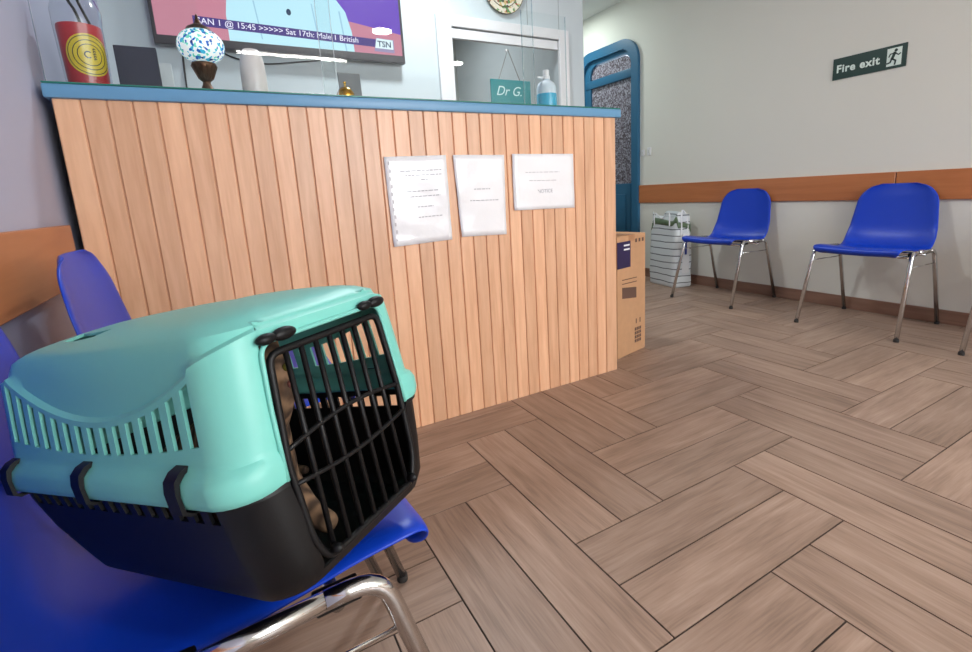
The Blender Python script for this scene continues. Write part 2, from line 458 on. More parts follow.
# ------------------------------------------------------------------ notices taped to the counter
M_paper = mat('paper_in_plastic_sleeve', (243, 243, 246), rough=.2, bump=.5, bscale=16, spec=.6, coat=.4, bdist=.004)
M_ink = mat('grey_ink', (160, 160, 168), rough=.6)
M_hole = mat('sleeve_edge', (196, 192, 196), rough=.5)
def notice(quad, lines, label, strip=False, words=None):
    """quad: TL, TR, BR, BL as (x,z)"""
    cx = sum(q[0] for q in quad) / 4; cz = sum(q[1] for q in quad) / 4
    t = empty('notice', (cx, CY - .001, cz)); tag(t, label, 'notice', 'paper notices taped to the counter front')
    N = 14; V = []; F = []
    def P(u, v, off=0):
        TL, TR, BR, BL = quad
        x = (TL[0] * (1 - u) + TR[0] * u) * (1 - v) + (BL[0] * (1 - u) + BR[0] * u) * v
        z = (TL[1] * (1 - u) + TR[1] * u) * (1 - v) + (BL[1] * (1 - u) + BR[1] * u) * v
        y = -.0025 - .0035 * (noise.noise(Vector((x * 9, z * 14, 3.3))) + .5) - .004 * max(0, v - .9) * 10 * (u < .3)
        return Vector((x - cx, y - off, z - cz))
    for j in range(N + 1):
        for i in range(N + 1): V.append(P(i / N, j / N))
    for j in range(N):
        for i in range(N):
            a = j * (N + 1) + i; F.append([a, a + N + 1, a + N + 2, a + 1])
    b = MB(); b.add(V, F, M_paper); o = b.build('sleeve', t, smooth=True)
    md = o.modifiers.new('s', 'SOLIDIFY'); md.thickness = .0008; md.offset = 0; bake(o)
    b = MB()
    for (v, u0, u1, h) in lines:
        u = u0
        while u < u1:
            w = random.uniform(.03, .09); e = min(u + w, u1)
            p, q = P(u, v, .0008), P(e, v, .0008); d = Vector((0, 0, h))
            b.add([p, q, q + d, p + d], [[0, 1, 2, 3]], M_ink); u = e + .014
    if lines: b.build('printed_text', t)
    if strip:
        b = MB()
        for k in range(11):
            v = .05 + k * .085; p = P(.05 + .01 * (k % 2), v, .0008); q = P(.05 + .01 * (k % 2), v + .04, .0008)
            b.add([p, p + Vector((.006, 0, 0)), q + Vector((.006, 0, 0)), q], [[0, 1, 2, 3]], M_hole)
        b.build('punched_strip', t)
    if words:
        for (wd, size, u, v) in words:
            p = P(u, v, .0012); text(wd, size, M_ink, frame(p, (1, 0, .0), (0, 0, 1)), 'printed_word', t, depth=.0001, align='CENTER')
    return t
notice([(.494, .976), (.716, .980), (.719, .683), (.500, .678)],
       [(.17, .22, .92, .003), (.22, .3, .9, .003), (.27, .55, .68, .003), (.40, .3, .82, .003), (.46, .34, .85, .003), (.58, .45, .72, .003), (.70, .45, .86, .003)],
       'leftmost notice on the counter, portrait sheet in a crinkled punched plastic sleeve', strip=True)
notice([(.743, .980), (.952, .978), (.947, .682), (.757, .689)],
       [(.42, .35, .68, .003), (.56, .25, .85, .003)],
       'middle notice on the counter, portrait white sheet with two short printed lines')
notice([(.987, .981), (1.277, .979), (1.280, .763), (.986, .770)],
       [(.33, .2, .75, .002), (.48, .25, .7, .002)],
       'rightmost notice on the counter, wide landscape sheet with one large word', words=[('NOTICE', .02, .5, .70)])

# ------------------------------------------------------------------ things on the counter
# red canister
M_red = mat('red_tin', (196, 24, 36), rough=.35)
M_yel = mat('yellow_emblem', (240, 205, 40), rough=.5)
M_blk = mat('black_print', (30, 26, 20), rough=.5)
can = empty('canister', (-.252, 1.75, TOP)); tag(can, 'red canister with round yellow emblem in clear plastic at left end of counter', 'canister')
b = MB(); b.lathe([(.036, 0), (.042, .002), (.044, .006), (.048, .155), (.047, .162), (.036, .163), (0, .163)], M_red, n=40)
b.build('body', can, autos=40)
def on_cyl(u, v, r=.0462):
    a = -PI / 2 + .42 + u / r; rr = r + .0006 + (v - .085) * .027
    return Vector((rr * math.cos(a), rr * math.sin(a), v))
def disc_on(mb, cu, cv, r0, r1, m, off, seg=36, a0=0, a1=2 * PI):
    vs = []; fs = []
    K = seg
    for i in range(K + 1):
        a = a0 + (a1 - a0) * i / K
        for r in [r0 + (r1 - r0) * q / 6 for q in range(7)]: vs.append(on_cyl(cu + r * math.cos(a), cv + r * math.sin(a), .0462 + off))
    for i in range(K):
        for q in range(6): fs.append([7 * i + q, 7 * i + q + 1, 7 * (i + 1) + q + 1, 7 * (i + 1) + q])
    mb.add(vs, fs, m)
b = MB(); disc_on(b, 0, .085, 0.0, .052, M_yel, .0006)
for r in (.047, .036, .026): disc_on(b, 0, .085, r - .001, r + .001, M_blk, .0011)
disc_on(b, -.004, .085, .006, .009, M_blk, .0012, a0=.8, a1=5.4)
for k in range(5):
    disc_on(b, .010, .075 + k * .006, .001, .0035, M_blk, .0012, a0=0, a1=4)
b.build('emblem', can, smooth=True)
M_bag = clear('clear_plastic_wrap', (244, 247, 248), refl=1.3, rough=.2)
b = MB()
pr = []
for j, (r, z) in enumerate([(.049, .002), (.051, .10), (.053, .16), (.051, .20), (.042, .235), (.025, .25), (.012, .262)]): pr.append((r, z))
vs = []; fs = []; K = 28
for j, (r, z) in enumerate(pr):
    for k in range(K):
        a = 2 * PI * k / K; rr = r * (1 + .10 * noise.noise(Vector((math.cos(a) * 3, math.sin(a) * 3, z * 22))))
        vs.append((rr * math.cos(a), rr * math.sin(a), z))
for j in range(len(pr) - 1):
    for k in range(K): fs.append([j * K + k, j * K + (k + 1) % K, (j + 1) * K + (k + 1) % K, (j + 1) * K + k])
b.add(vs, fs, M_bag); b.build('plastic_wrap', can, smooth=True)
b = MB(); b.tube(smoothpath([(.008, -.01, .163), (.0, -.005, .2), (-.012, 0, .232), (.002, .0, .25), (.012, -.005, .215), (.026, -.01, .17)], 6), .0035, M_black, n=8); b.build('handle', can, smooth=True)

# navy folder box and pale card behind it
M_navy = mat('navy_cover', (16, 20, 46), rough=.5)
o = MB().box((-.048, -.012, 0), (.048, .012, .122), M_navy, bev=.002).build('book', loc=(-.137, 1.745, TOP)); tag(o, 'dark navy book standing upright beside the red canister', 'book')
b = MB(); b.box((-.022, -.006, 0), (.022, .006, .095), mat('pale_card', (206, 210, 214), rough=.6), bev=.001)
o = b.build('card', loc=(-.083, 1.79, TOP)); tag(o, 'pale card standing between the navy book and mosaic lamp', 'card')

# mosaic lamp
M_bronze = mat('antique_bronze', (84, 58, 42), rough=.4, metal=.8, var=.3, vscale=60, bump=.4, bscale=140)
lamp = empty('mosaic_lamp', (.022, 1.75, TOP)); tag(lamp, 'small mosaic glass table lamp with blue and white globe on bronze base', 'lamp')
b = MB(); b.lathe([(.034, 0), (.034, .006), (.026, .012), (.017, .022), (.011, .035), (.010, .042), (.016, .047), (.022, .06), (.030, .078), (.033, .088), (.031, .093), (.0, .093)], M_bronze, n=28)
for k in range(14):
    a = 2 * PI * k / 14; b.tube([(.018 * math.cos(a), .018 * math.sin(a), .05), (.033 * math.cos(a), .033 * math.sin(a), .086)], .0018, M_bronze, n=5)
b.build('base', lamp, autos=40)
M_mos = bpy.data.materials.new('mosaic_glass'); M_mos.use_nodes = True
nt = M_mos.node_tree; n = nt.nodes; l = nt.links; p = n['Principled BSDF']
tc = n.new('ShaderNodeTexCoord'); vo = n.new('ShaderNodeTexVoronoi'); vo.inputs['Scale'].default_value = 150
l.new(tc.outputs['Object'], vo.inputs['Vector'])
sp = n.new('ShaderNodeSeparateColor'); l.new(vo.outputs['Color'], sp.inputs[0])
cr = n.new('ShaderNodeValToRGB'); cr.color_ramp.interpolation = 'CONSTANT'; e = cr.color_ramp.elements
e[0].color = rgb(238, 244, 244); e[0].position = 0; e[1].position = .55; e[1].color = rgb(60, 170, 205)
for pos, c in ((.70, (20, 90, 175)), (.84, (110, 205, 185)), (.93, (230, 240, 245)), (.97, (30, 50, 120))):
    k = e.new(pos); k.color = rgb(*c)
l.new(sp.outputs[0], cr.inputs[0]); l.new(cr.outputs[0], p.inputs['Base Color']); p.inputs['Roughness'].default_value = .2
l.new(cr.outputs[0], p.inputs['Emission Color']); p.inputs['Emission Strength'].default_value = .4
bp = n.new('ShaderNodeBump'); bp.inputs['Strength'].default_value = .4; bp.inputs['Distance'].default_value = .002
l.new(vo.outputs['Distance'], bp.inputs['Height']); l.new(bp.outputs[0], p.inputs['Normal'])
prof = [(max(.0, .061 * math.cos(a)), .140 + .049 * math.sin(a)) for a in [(-62 + i * 128 / 18) * PI / 180 for i in range(19)]]
b = MB(); b.lathe(prof, M_mos, n=36); b.build('lamp_shade', lamp, smooth=True)
b = MB(); b.lathe([(.036, .178), (.030, .189), (.014, .198), (.008, .203), (.007, .210), (.004, .214), (.0035, .222), (0, .228)], M_bronze, n=24)
for k in range(7):
    a = 2 * PI * k / 7; c_, s_ = math.cos(a), math.sin(a)
    b.add([(.016 * c_ - .007 * s_, .016 * s_ + .007 * c_, .1965), (.016 * c_ + .007 * s_, .016 * s_ - .007 * c_, .1965), (.038 * c_, .038 * s_, .181)], [[0, 1, 2]], M_bronze)
b.build('finial', lamp, autos=50)

# white bottle shaped air freshener
M_offw = mat('off_white_plastic', (226, 216, 214), rough=.35)
b = MB(); b.lathe([(.026, 0), (.034, .003), (.036, .03), (.036, .065), (.034, .10), (.031, .120), (.026, .135), (.021, .141), (.0, .143)], M_offw, n=32)
o = b.build('air_freshener', loc=(.150, 1.75, TOP), autos=50); tag(o, 'off-white rounded air freshener standing right of the mosaic lamp', 'air freshener')

# service bell in front of a grey card
M_brass = mat('brass', (196, 152, 62), rough=.22, metal=1)
bell = empty('service_bell', (.416, 1.725, TOP)); tag(bell, 'brass service bell on the counter top in front of grey card', 'bell')
MB().lathe([(.031, 0), (.032, .004), (.030, .008), (0, .008)], mat('bell_base', (64, 60, 58), rough=.4), n=28).build('base', bell, autos=40)
MB().lathe([(.028, .010), (.029, .014), (.027, .026), (.020, .037), (.010, .044), (0, .046)], M_brass, n=28).build('dome', bell, autos=40)
MB().lathe([(.003, .046), (.003, .054), (.005, .056), (.005, .060), (0, .062)], M_brass, n=12).build('button', bell, autos=40)
b = MB(); b.box((-.038, -.004, 0), (.036, .004, .102), mat('grey_card', (124, 126, 130), rough=.6), Matrix.Rotation(-.12, 4, 'X'), bev=.001)
o = b.build('display_card', loc=(.448, 1.775, TOP + .001)); tag(o, 'small dark grey display card leaning behind the brass bell', 'card')

# hand sanitiser bottle
M_btl = clear('clear_bottle', (218, 234, 244), refl=1.5)
M_liq = mat('blue_gel', (70, 178, 214), rough=.2, spec=.5)
sb = empty('sanitiser_bottle', (1.252, 1.765, TOP)); tag(sb, 'clear pump bottle half filled with blue hand gel at right of counter', 'bottle')
b = MB(); b.lathe([(.036, 0), (.040, .004), (.041, .05), (.041, .092), (.034, .110), (.018, .122), (.014, .124), (.014, .132)], mat('milky_bottle', (214, 226, 236), rough=.25), n=32)
b.build('bottle_body', sb, smooth=True)
MB().lathe([(.0412, .004), (.0418, .008), (.0418, .066), (.0412, .068)], M_liq, n=32).build('gel', sb, smooth=True)
b = MB(); b.lathe([(.016, .126), (.016, .138), (.013, .140), (.013, .160), (.011, .163), (0, .164)], M_white, n=20)
b.box((-.046, -.005, .128), (0, .005, .136), M_white, bev=.002); b.build('pump', sb, autos=40)

# clear acrylic screens hung above the counter
M_aedge = clear('acrylic_edge', (226, 236, 238), refl=3.0, rough=.35)
def screen(x0, x1, y, z0, z1, label):
    t = empty('acrylic_screen', ((x0 + x1) / 2, y, z0)); tag(t, label, 'screen', 'clear acrylic screens over the counter')
    w = (x1 - x0) / 2; h = z1 - z0
    MB().box((-w, -.002, 0), (w, .002, h), M_acryl).build('panel', t)
    b = MB()
    for sx in (-w, w): b.box((sx - .0012, -.0021, 0), (sx + .0012, .0021, h), M_aedge)
    b.box((-w, -.0021, -.001), (w, .0021, .001), M_aedge)
    b.build('polished_edge', t)
    for sx in (-w + .03, w - .03): MB().tube([(sx, .001, h - .05), (sx, .001, ZC - z0)], .0010, mat('wire', (120, 124, 130), rough=.4), n=5).build('hanging_wire', t)
screen(-.33, .385, 1.690, TOP + .002, 2.05, 'left clear acrylic screen above the counter in front of the mosaic lamp')
screen(.345, 1.150, 1.700, TOP + .002, 2.05, 'middle clear acrylic screen above the brass bell, reaching the counter top')
screen(1.105, 1.315, 1.710, TOP + .002, 1.52, 'narrow right clear acrylic screen standing before the blue hand gel')

# ------------------------------------------------------------------ television
tv = empty('television', (.456, YB, 1.62)); tag(tv, 'wall mounted flat television showing a presenter in light blue shirt', 'television')
TY = 2.93
def tvx(x): return (x * TY / 3.0) - .456
def tvz(z): return (z - .841) * TY / 3.0 + .841 - 1.62
X0, X1 = tvx(-.155), tvx(1.10); Z0 = tvz(1.632); Z1 = Z0 + .71
M_bez = mat('tv_bezel', (52, 50, 56), rough=.3)
b = MB(); b.box((X0, TY - YB, Z0), (X1, TY - YB + .04, Z1), M_bez, bev=.004); b.build('casing', tv)
MB().box((-.2, TY - YB + .04, .12), (.2, -.002, .5), M_dark).build('wall_bracket', tv)
S0, S1, T0, T1 = X0 + .016, X1 - .016, Z0 + .040, Z1 - .014
yy = TY - YB
def scr(mb, poly, m, off): mb.add([(x, yy - off, z) for x, z in poly], [list(range(len(poly)))], m)
E_ = lambda nme, c, s=1.0: emis(nme, c, s, rough=.25)
b = MB()
scr(b, [(S0, T0), (S1, T0), (S1, T1), (S0, T1)], E_('screen_violet', (112, 78, 190), .8), .0008)
scr(b, [(S0, T0), (S1, T0), (S1, T0 + .115), (tvx(.75), T0 + .16), (tvx(.18), T0 + .19), (S0, T0 + .20)], E_('screen_pink', (196, 128, 148), .8), .0012)
scr(b, [(S0, T0), (S0 + .18, T0), (S0 + .18, T0 + .23), (S0, T0 + .22)], E_('screen_rose', (190, 128, 146), .8), .0014)
b.build('screen', tv)
shirt = E_('screen_shirt', (178, 220, 234), .9)
b = MB()
bx0, bx1 = tvx(.17), tvx(.80)
P = [(bx0, T0), (bx1, T0)] + [(bx1 - .005, T0 + .10), (bx1 - .03, T0 + .20), (bx1 - .10, T0 + .29), (bx1 - .20, T0 + .36), (bx0 + .20, T0 + .37), (bx0 + .08, T0 + .31), (bx0 + .015, T0 + .22), (bx0, T0 + .12)]
scr(b, P, shirt, .0018)
cx = (bx0 + bx1) / 2
skin = E_('screen_skin', (212, 160, 138), .8)
scr(b, [(cx - .05, T0 + .33), (cx + .05, T0 + .33), (cx + .045, T0 + .43), (cx - .045, T0 + .43)], skin, .0021)
scr(b, [(cx + .085 * math.cos(a) * .85, T0 + .50 + .105 * math.sin(a)) for a in [2 * PI * k / 24 for k in range(24)]], skin, .0024)
hair = E_('screen_hair', (70, 50, 44), .7)
scr(b, [(cx + .078 * math.cos(a), T0 + .54 + .08 * math.sin(a)) for a in [PI * k / 12 for k in range(13)]], hair, .0026)
fold = E_('screen_fold', (150, 192, 216), .85)
for (x_, h0, h1, w_) in ((.12, .03, .22, .006), (.26, .0, .2, .008), (-.16, .02, .2, .006), (-.06, .24, .30, .01)):
    scr(b, [(cx + x_, T0 + h0), (cx + x_ + w_, T0 + h0), (cx + x_ - .02 + w_, T0 + h1), (cx + x_ - .02, T0 + h1)], fold, .0022)
scr(b, [(cx - .015 + .012 * math.cos(a), T0 + .165 + .016 * math.sin(a)) for a in [2 * PI * k / 12 for k in range(12)]], E_('screen_mic', (50, 70, 100), .7), .0024)
b.build('presenter', tv)
b = MB(); bz0 = T0 + .035
scr(b, [(tvx(.02), bz0 + .02), (tvx(.94), bz0), (tvx(.94), bz0 + .042), (tvx(.02), bz0 + .064)], E_('screen_banner', (72, 58, 128), .8), .0030)
tkb = b.build('ticker_banner', tv)
wh = E_('screen_white', (228, 226, 242), .95)
ang = math.atan2(-.02, tvx(.94) - tvx(.02))
text('SAN 1 @ 15:45 >>>>> Sat 17th: Male 1 British', .0385, wh, frame((tvx(.035), yy - .0035, bz0 + .031), (math.cos(ang), 0, math.sin(ang)), (-math.sin(ang), 0, math.cos(ang))), 'ticker_text', tkb, depth=.0001, sx=1.04)
b = MB(); lx = tvx(.915)
scr(b, [(lx, bz0 - .022), (lx + .118, bz0 - .024), (lx + .118, bz0 + .046), (lx + .016, bz0 + .05)], E_('logo_grey', (150, 140, 176), .8), .0032)
scr(b, [(lx + .006, bz0 - .004), (lx + .112, bz0 - .006), (lx + .112, bz0 + .044), (lx + .018, bz0 + .048)], E_('logo_white', (208, 226, 236), .95), .0036)
lgo = b.build('channel_logo', tv)
text('TSN', .044, E_('logo_ink', (30, 60, 90), .6), frame((lx + .02, yy - .0042, bz0 + .005), (1, 0, -.02), (.02, 0, 1)), 'logo_text', lgo, depth=.0001, bold=.0008)

M_cable = mat('cable', (34, 34, 38), rough=.5)
b = MB(); b.tube(smoothpath([(.0, 0, 0), (-.002, -.004, .2), (0, -.003, .45), (.01, -.0, .66)], 8), .004, M_cable, n=8); b.tube([(0, 0, 0), (0, 0, -.995)], .004, M_cable, n=8)
o = b.build('cable', loc=(-.052, YB - .006, 1.0), smooth=True); tag(o, 'black cable hanging down the blue wall behind the mosaic lamp', 'cable')
b = MB(); b.tube(smoothpath([(-.30, .01, .045), (-.26, 0, .01), (-.12, 0, -.015), (.05, 0, .005), (.2, 0, .03), (.33, .01, .075)], 8), .0035, M_cable, n=8)
o = b.build('cable', loc=(.42, YB - .012, 1.585), smooth=True); tag(o, 'dark cable drooping in a shallow curve under the television', 'cable')

# ------------------------------------------------------------------ decorative plate above the window
M_pl = bpy.data.materials.new('painted_ceramic'); M_pl.use_nodes = True
nt = M_pl.node_tree; n = nt.nodes; l = nt.links; p = n['Principled BSDF']
tc = n.new('ShaderNodeTexCoord'); vo = n.new('ShaderNodeTexVoronoi'); vo.inputs['Scale'].default_value = 62
l.new(tc.outputs['Object'], vo.inputs['Vector'])
sp = n.new('ShaderNodeSeparateColor'); l.new(vo.outputs['Color'], sp.inputs[0])
cr = n.new('ShaderNodeValToRGB'); cr.color_ramp.interpolation = 'CONSTANT'; e = cr.color_ramp.elements
e[0].color = rgb(222, 214, 196); e[1].position = .5; e[1].color = rgb(96, 140, 88)
for pos, c in ((.62, (228, 222, 206)), (.76, (150, 84, 70)), (.84, (70, 84, 76)), (.90, (206, 176, 120))):
    k = e.new(pos); k.color = rgb(*c)
l.new(sp.outputs[0], cr.inputs[0]); l.new(cr.outputs[0], p.inputs['Base Color']); p.inputs['Roughness'].default_value = .2
R90 = Matrix.Rotation(PI / 2, 4, 'X')
plt = empty('decorative_plate', (1.800, YB - .002, 2.137)); tag(plt, 'round floral painted plate hanging on the wall above the internal window', 'plate')
b = MB(); b.lathe([(0, .008), (.09, .008), (.105, .014), (.150, .024), (.150, .02), (.10, .004), (0, .0)], M_pl, n=48, M=R90); b.build('dish', plt, autos=60)
b = MB()
for r, z in ((.152, .023), (.108, .0155)):
    b.tube([(r * math.cos(a), r * math.sin(a), z) for a in [2 * PI * k / 48 for k in range(48)]], .0026, mat('dark_rim', (92, 74, 60), rough=.3), n=6, closed=True, M=R90)
b.build('rim', plt, smooth=True)

# teal hanging sign on the internal window
M_teal = mat('teal_board', (22, 126, 132), rough=.5)
M_chalk = mat('chalk', (196, 226, 226), rough=.8)
sg = empty('hanging_sign', (1.815, YB - .03, 1.42)); tag(sg, 'small teal sign with white handwriting hung on string in the internal window', 'sign')
MB().box((-.155, -.006, 0), (.155, .006, .155), M_teal, bev=.002).build('board', sg)
text('Dr G.', .085, M_chalk, frame((-.12, -.0065, .055), (1, 0, 0), (0, 0, 1)), 'handwriting', sg, depth=.0003, shear=.35)
b = MB(); b.tube([(-.09, 0, .155), (-.01, 0, .345), (.075, 0, .155)], .0028, mat('string', (110, 104, 100), rough=.8), n=6); b.build('string', sg)
MB().lathe([(.008, 0), (.008, .012), (0, .014)], M_white, n=14, M=Matrix.Translation((-.01, .026, .345)) @ R90).build('hook', sg)

# ------------------------------------------------------------------ right wall things
M_sgn = mat('exit_green', (5, 50, 38), rough=.4); M_sw = mat('exit_white', (222, 236, 226), rough=.4)
fx = empty('fire_exit_sign', (XR, 1.55, 1.404)); tag(fx, 'dark green fire exit sign with white running figure on right wall', 'sign')
FM = frame((-.001, .187, 0), (0, -1, 0), (0, 0, 1))
b = MB(); b.box((0, 0, 0), (.375, .122, .004), M_sgn, FM); b.build('plate', fx)
text('Fire exit', .060, M_sw, FM @ Matrix.Translation((.020, .040, .0042)), 'lettering', fx, depth=.0003, bold=.0020, sx=.98, space=1.12)
b = MB()
b.prism([(.282, .014), (.352, .014), (.352, .108), (.282, .108)], .004, .0048, M_sw, FM)
b.build('white_doorway', fx)
b = MB()
def limb(pts, w):
    for i in range(len(pts) - 1):
        a, c = Vector(pts[i]), Vector(pts[i + 1]); d = (c - a).normalized(); nn = Vector((-d.y, d.x)) * w / 2
        e0, e1 = a - d * w * .3, c + d * w * .3
        b.prism([tuple(e0 - nn), tuple(e1 - nn), tuple(e1 + nn), tuple(e0 + nn)], .0048, .0056, M_sgn, FM)
b.prism([(.324 + .008 * math.cos(a), .094 + .008 * math.sin(a)) for a in [2 * PI * k / 14 for k in range(14)]], .0048, .0056, M_sgn, FM)
limb([(.319, .082), (.308, .052)], .014); limb([(.320, .080), (.337, .068), (.346, .074)], .006); limb([(.316, .080), (.298, .078), (.292, .064)], .006)
limb([(.308, .052), (.325, .040), (.322, .020)], .008); limb([(.306, .052), (.300, .034), (.285, .030)], .008)
b.build('running_figure', fx)

def plate_sw(y, w, h, label, name):
    t = empty(name, (XR, y, 1.095)); tag(t, label, 'switch')
    MB().box((-.009, -w / 2, 0), (0, w / 2, h), M_white, bev=.002).build('faceplate', t)
    MB().box((-.013, -w / 5, h * .3), (-.009, w / 5, h * .7), mat('rocker', (206, 208, 206), rough=.4), bev=.001).build('rocker', t)
plate_sw(3.30, .036, .052, 'small white wall switch nearest the blue door frame', 'light_switch')
plate_sw(3.225, .040, .066, 'white wall switch just right of the smaller one by the door', 'light_switch')

# ------------------------------------------------------------------ blue chairs
def chair_shell():
    prof = [(.184, .408), (.199, .421), (.201, .438), (.180, .451), (.12, .447), (.06, .436), (-.01, .424), (-.07, .417), (-.12, .420), (-.158, .436), (-.188, .475), (-.206, .52), (-.219, .58), (-.230, .64), (-.240, .70), (-.248, .738), (-.253, .768)]
    S = smoothpath([(p[0], 0, p[1]) for p in prof], 4)
    d = [0]
    for i in range(1, len(S)): d.append(d[-1] + (S[i] - S[i - 1]).length)
    Ltot = d[-1]; V = []; F = []; NT = 24
    for i, p in enumerate(S):
        s = d[i]; q = Ltot - s
        if p.z < .47 and p.x > -.15: w = .218
        else: w = .218 - .030 * min(1, max(0, (p.z - .47) / .26))
        if s < .095: w -= .052 * (1 - math.sqrt(max(0, 1 - (1 - s / .095) ** 2)))
        if q < .11: w -= .098 * (1 - math.sqrt(max(0, 1 - (1 - q / .11) ** 2)))
        if p.x > .0: kx, kz = 0, .008 + .004 * min(1, max(0, (.17 - p.x) / .15))
        elif p.z < .50:
            f = min(1, -p.x / .18); kx, kz = .020 * f, .012 + .006 * f
        else:
            f = max(0, 1 - (p.z - .50) / .28); kx, kz = .020, .018 * f
        for j in range(NT + 1):
            t = -1 + 2 * j / NT; e = abs(t) ** 2.6
            rim = max(0, abs(t) - .93) / .07
            tz = .005 * (1 - t * t) * max(0, 1 - q / .1)
            V.append((p.x + kx * e - (.006 * rim if p.z > .5 else 0), t * w, p.z + tz + kz * e - (.007 * rim if p.z < .5 else 0)))
    n_ = len(S)
    for i in range(n_ - 1):
        for j in range(NT):
            a = i * (NT + 1) + j; F.append([a, a + 1, a + NT + 2, a + NT + 1])
    b = MB(); b.add(V, F, M_bluechair); return b
def make_chair():
    t = empty('plastic_chair', (0, 0, 0))
    o = chair_shell().build('seat_shell', t, smooth=True)
    md = o.modifiers.new('s', 'SOLIDIFY'); md.thickness = .005; md.offset = -1
    md = o.modifiers.new('b', 'SUBSURF'); md.levels = 1; md.render_levels = 1
    bake(o)
    zt = .432
    for sy in (-1, 1):
        ft, fb = Vector((.130, sy * .232, zt)), Vector((.248, sy * .247, .008))
        rt, rb = Vector((-.130, sy * .228, zt - .008)), Vector((-.255, sy * .234, .008))
        mid1, mid2 = ft + Vector((-.06, 0, 0)), rt + Vector((.05, 0, 0))
        lf = MB().tube(roundcorner([fb, ft, mid1], .035), .0105, M_chrome, n=14).build('leg', t, smooth=True)
        lr = MB().tube(roundcorner([rb, rt, mid2], .035), .0105, M_chrome, n=14).build('leg', t, smooth=True)
        MB().tube([mid1, mid2], .0105, M_chrome, n=14).build('seat_rail', t, smooth=True)
        k = .17; a = ft.lerp(fb, k); c = rt.lerp(rb, k)
        MB().tube([a, c], .003, M_chrome, n=8).build('stretcher', t, smooth=True)
        for p_, lg in ((fb, lf), (rb, lr)):
            MB().lathe([(.0115, 0), (.0122, .002), (.0118, .014), (.0, .015)], M_rubber, n=16, M=Matrix.Translation((p_.x, p_.y, 0))).build('foot_cap', lg, autos=40)
        for x_ in (.085, -.07): MB().box((x_ - .025, sy * .216 - .012, zt - .022), (x_ + .025, sy * .216 + .012, zt - .004), M_black, bev=.003).build('seat_clip', t)
    for x_ in (.085, -.07): MB().tube([(x_, -.215, zt - .028), (x_, .215, zt - .028)], .008, M_chrome, n=12).build('crossbar', t, smooth=True)
    return t
proto = make_chair()
chairs = [((3.093, 1.320, 0), PI, 'blue plastic chair against the right wall beneath the fire exit sign, middle of row', 'blue chairs along the right wall'),
          ((3.105, 2.250, 0), PI, 'blue plastic chair on right wall standing next to the striped bag', 'blue chairs along the right wall'),
          ((3.093, .575, 0), PI, 'blue plastic chair at the right photo edge with only front leg showing', 'blue chairs along the right wall'),
          ((-.042, .712, 0), math.radians(2.5), 'blue plastic chair in the foreground holding the turquoise pet carrier', 'blue chairs along the left wall'),
          ((-.008, 1.205, 0), 0, 'blue plastic chair between the pet carrier and counter, only its back showing', 'blue chairs along the left wall')]
for i, (loc, rz, lb, gr) in enumerate(chairs):
    c = proto if i == 0 else copy_tree(proto)
    c.location = loc; c.rotation_euler = (0, 0, rz); tag(c, lb, 'chair', gr)

# ------------------------------------------------------------------ pet carrier
SC = .885
M_tq = mat('turquoise_plastic', (122, 202, 190), rough=.38, bump=.10, bscale=900, bdist=.0003, spec=.45)
car = empty('pet_carrier', (-.0240, .6280, .4620))
car.rotation_euler = (math.radians(-.06), math.radians(-9.6), math.radians(-54.1))
car.scale = (1, 1, 1)
tag(car, 'turquoise and black plastic pet carrier with grille door on a blue chair', 'pet carrier')
NS = 15; sp_ = .0268; sw = .0142
slots = [(-.186 + k * sp_, -.186 + k * sp_ + sw) for k in range(NS)]
def side_cols():
    c = []
    for a, b_ in slots: c += [a, b_]
    return c
COLS = side_cols()      # fractions mapped on nominal x
XA, XB = -.190, .2075
def ring(xf, xr, yw, rc, yo, off=0):
    """closed ring; list of (x, y, tag)"""
    P = []; K = 6
    yw += off; xf += off; xr -= off
    P.append((xf, -yo, 'open1'))
    ys = -(yw - rc)
    for k in range(K + 1):
        a = 0 - (PI / 2) * k / K
        P.append((xf - rc + rc * math.cos(a), ys + rc * math.sin(a), 'arcF%.3f' % (k / K)))
    x1, x0 = xf - rc, xr + rc
    for i in range(len(COLS) - 1, -1, -1):
        s = (COLS[i] - XA) / (XB - XA); P.append((x0 + (x1 - x0) * s, -yw, 'S%d' % i))
    for k in range(K + 1):
        a = -PI / 2 - (PI / 2) * k / K
        P.append((xr + rc + rc * math.cos(a), ys + rc * math.sin(a), 'arcR'))
    for k in range(1, 6): P.append((xr, ys + (-2 * ys) * k / 6, 'rear'))
    for k in range(K + 1):
        a = PI - (PI / 2) * k / K
        P.append((xr + rc + rc * math.cos(a), -ys + rc * math.sin(a), 'arcR'))
    for i in range(len(COLS)):
        s = (COLS[i] - XA) / (XB - XA); P.append((x0 + (x1 - x0) * s, yw, 'S%d' % i))
    for k in range(K + 1):
        a = PI / 2 - (PI / 2) * k / K
        P.append((xf - rc + rc * math.cos(a), -ys + rc * math.sin(a), 'arcF%.3f' % (1 - k / K)))
    P.append((xf, yo, 'open2'))
    for k in range(1, 8): P.append((xf, yo - 2 * yo * k / 8, 'openmid'))
    return P
def lerp(a, b_, t): return a + (b_ - a) * t
def interp(tab, z):
    if z <= tab[0][0]: return tab[0][1:]
    for i in range(len(tab) - 1):
        if z <= tab[i + 1][0]:
            t = (z - tab[i][0]) / (tab[i + 1][0] - tab[i][0]); return [lerp(p, q, t) for p, q in zip(tab[i][1:], tab[i + 1][1:])]
    return tab[-1][1:]
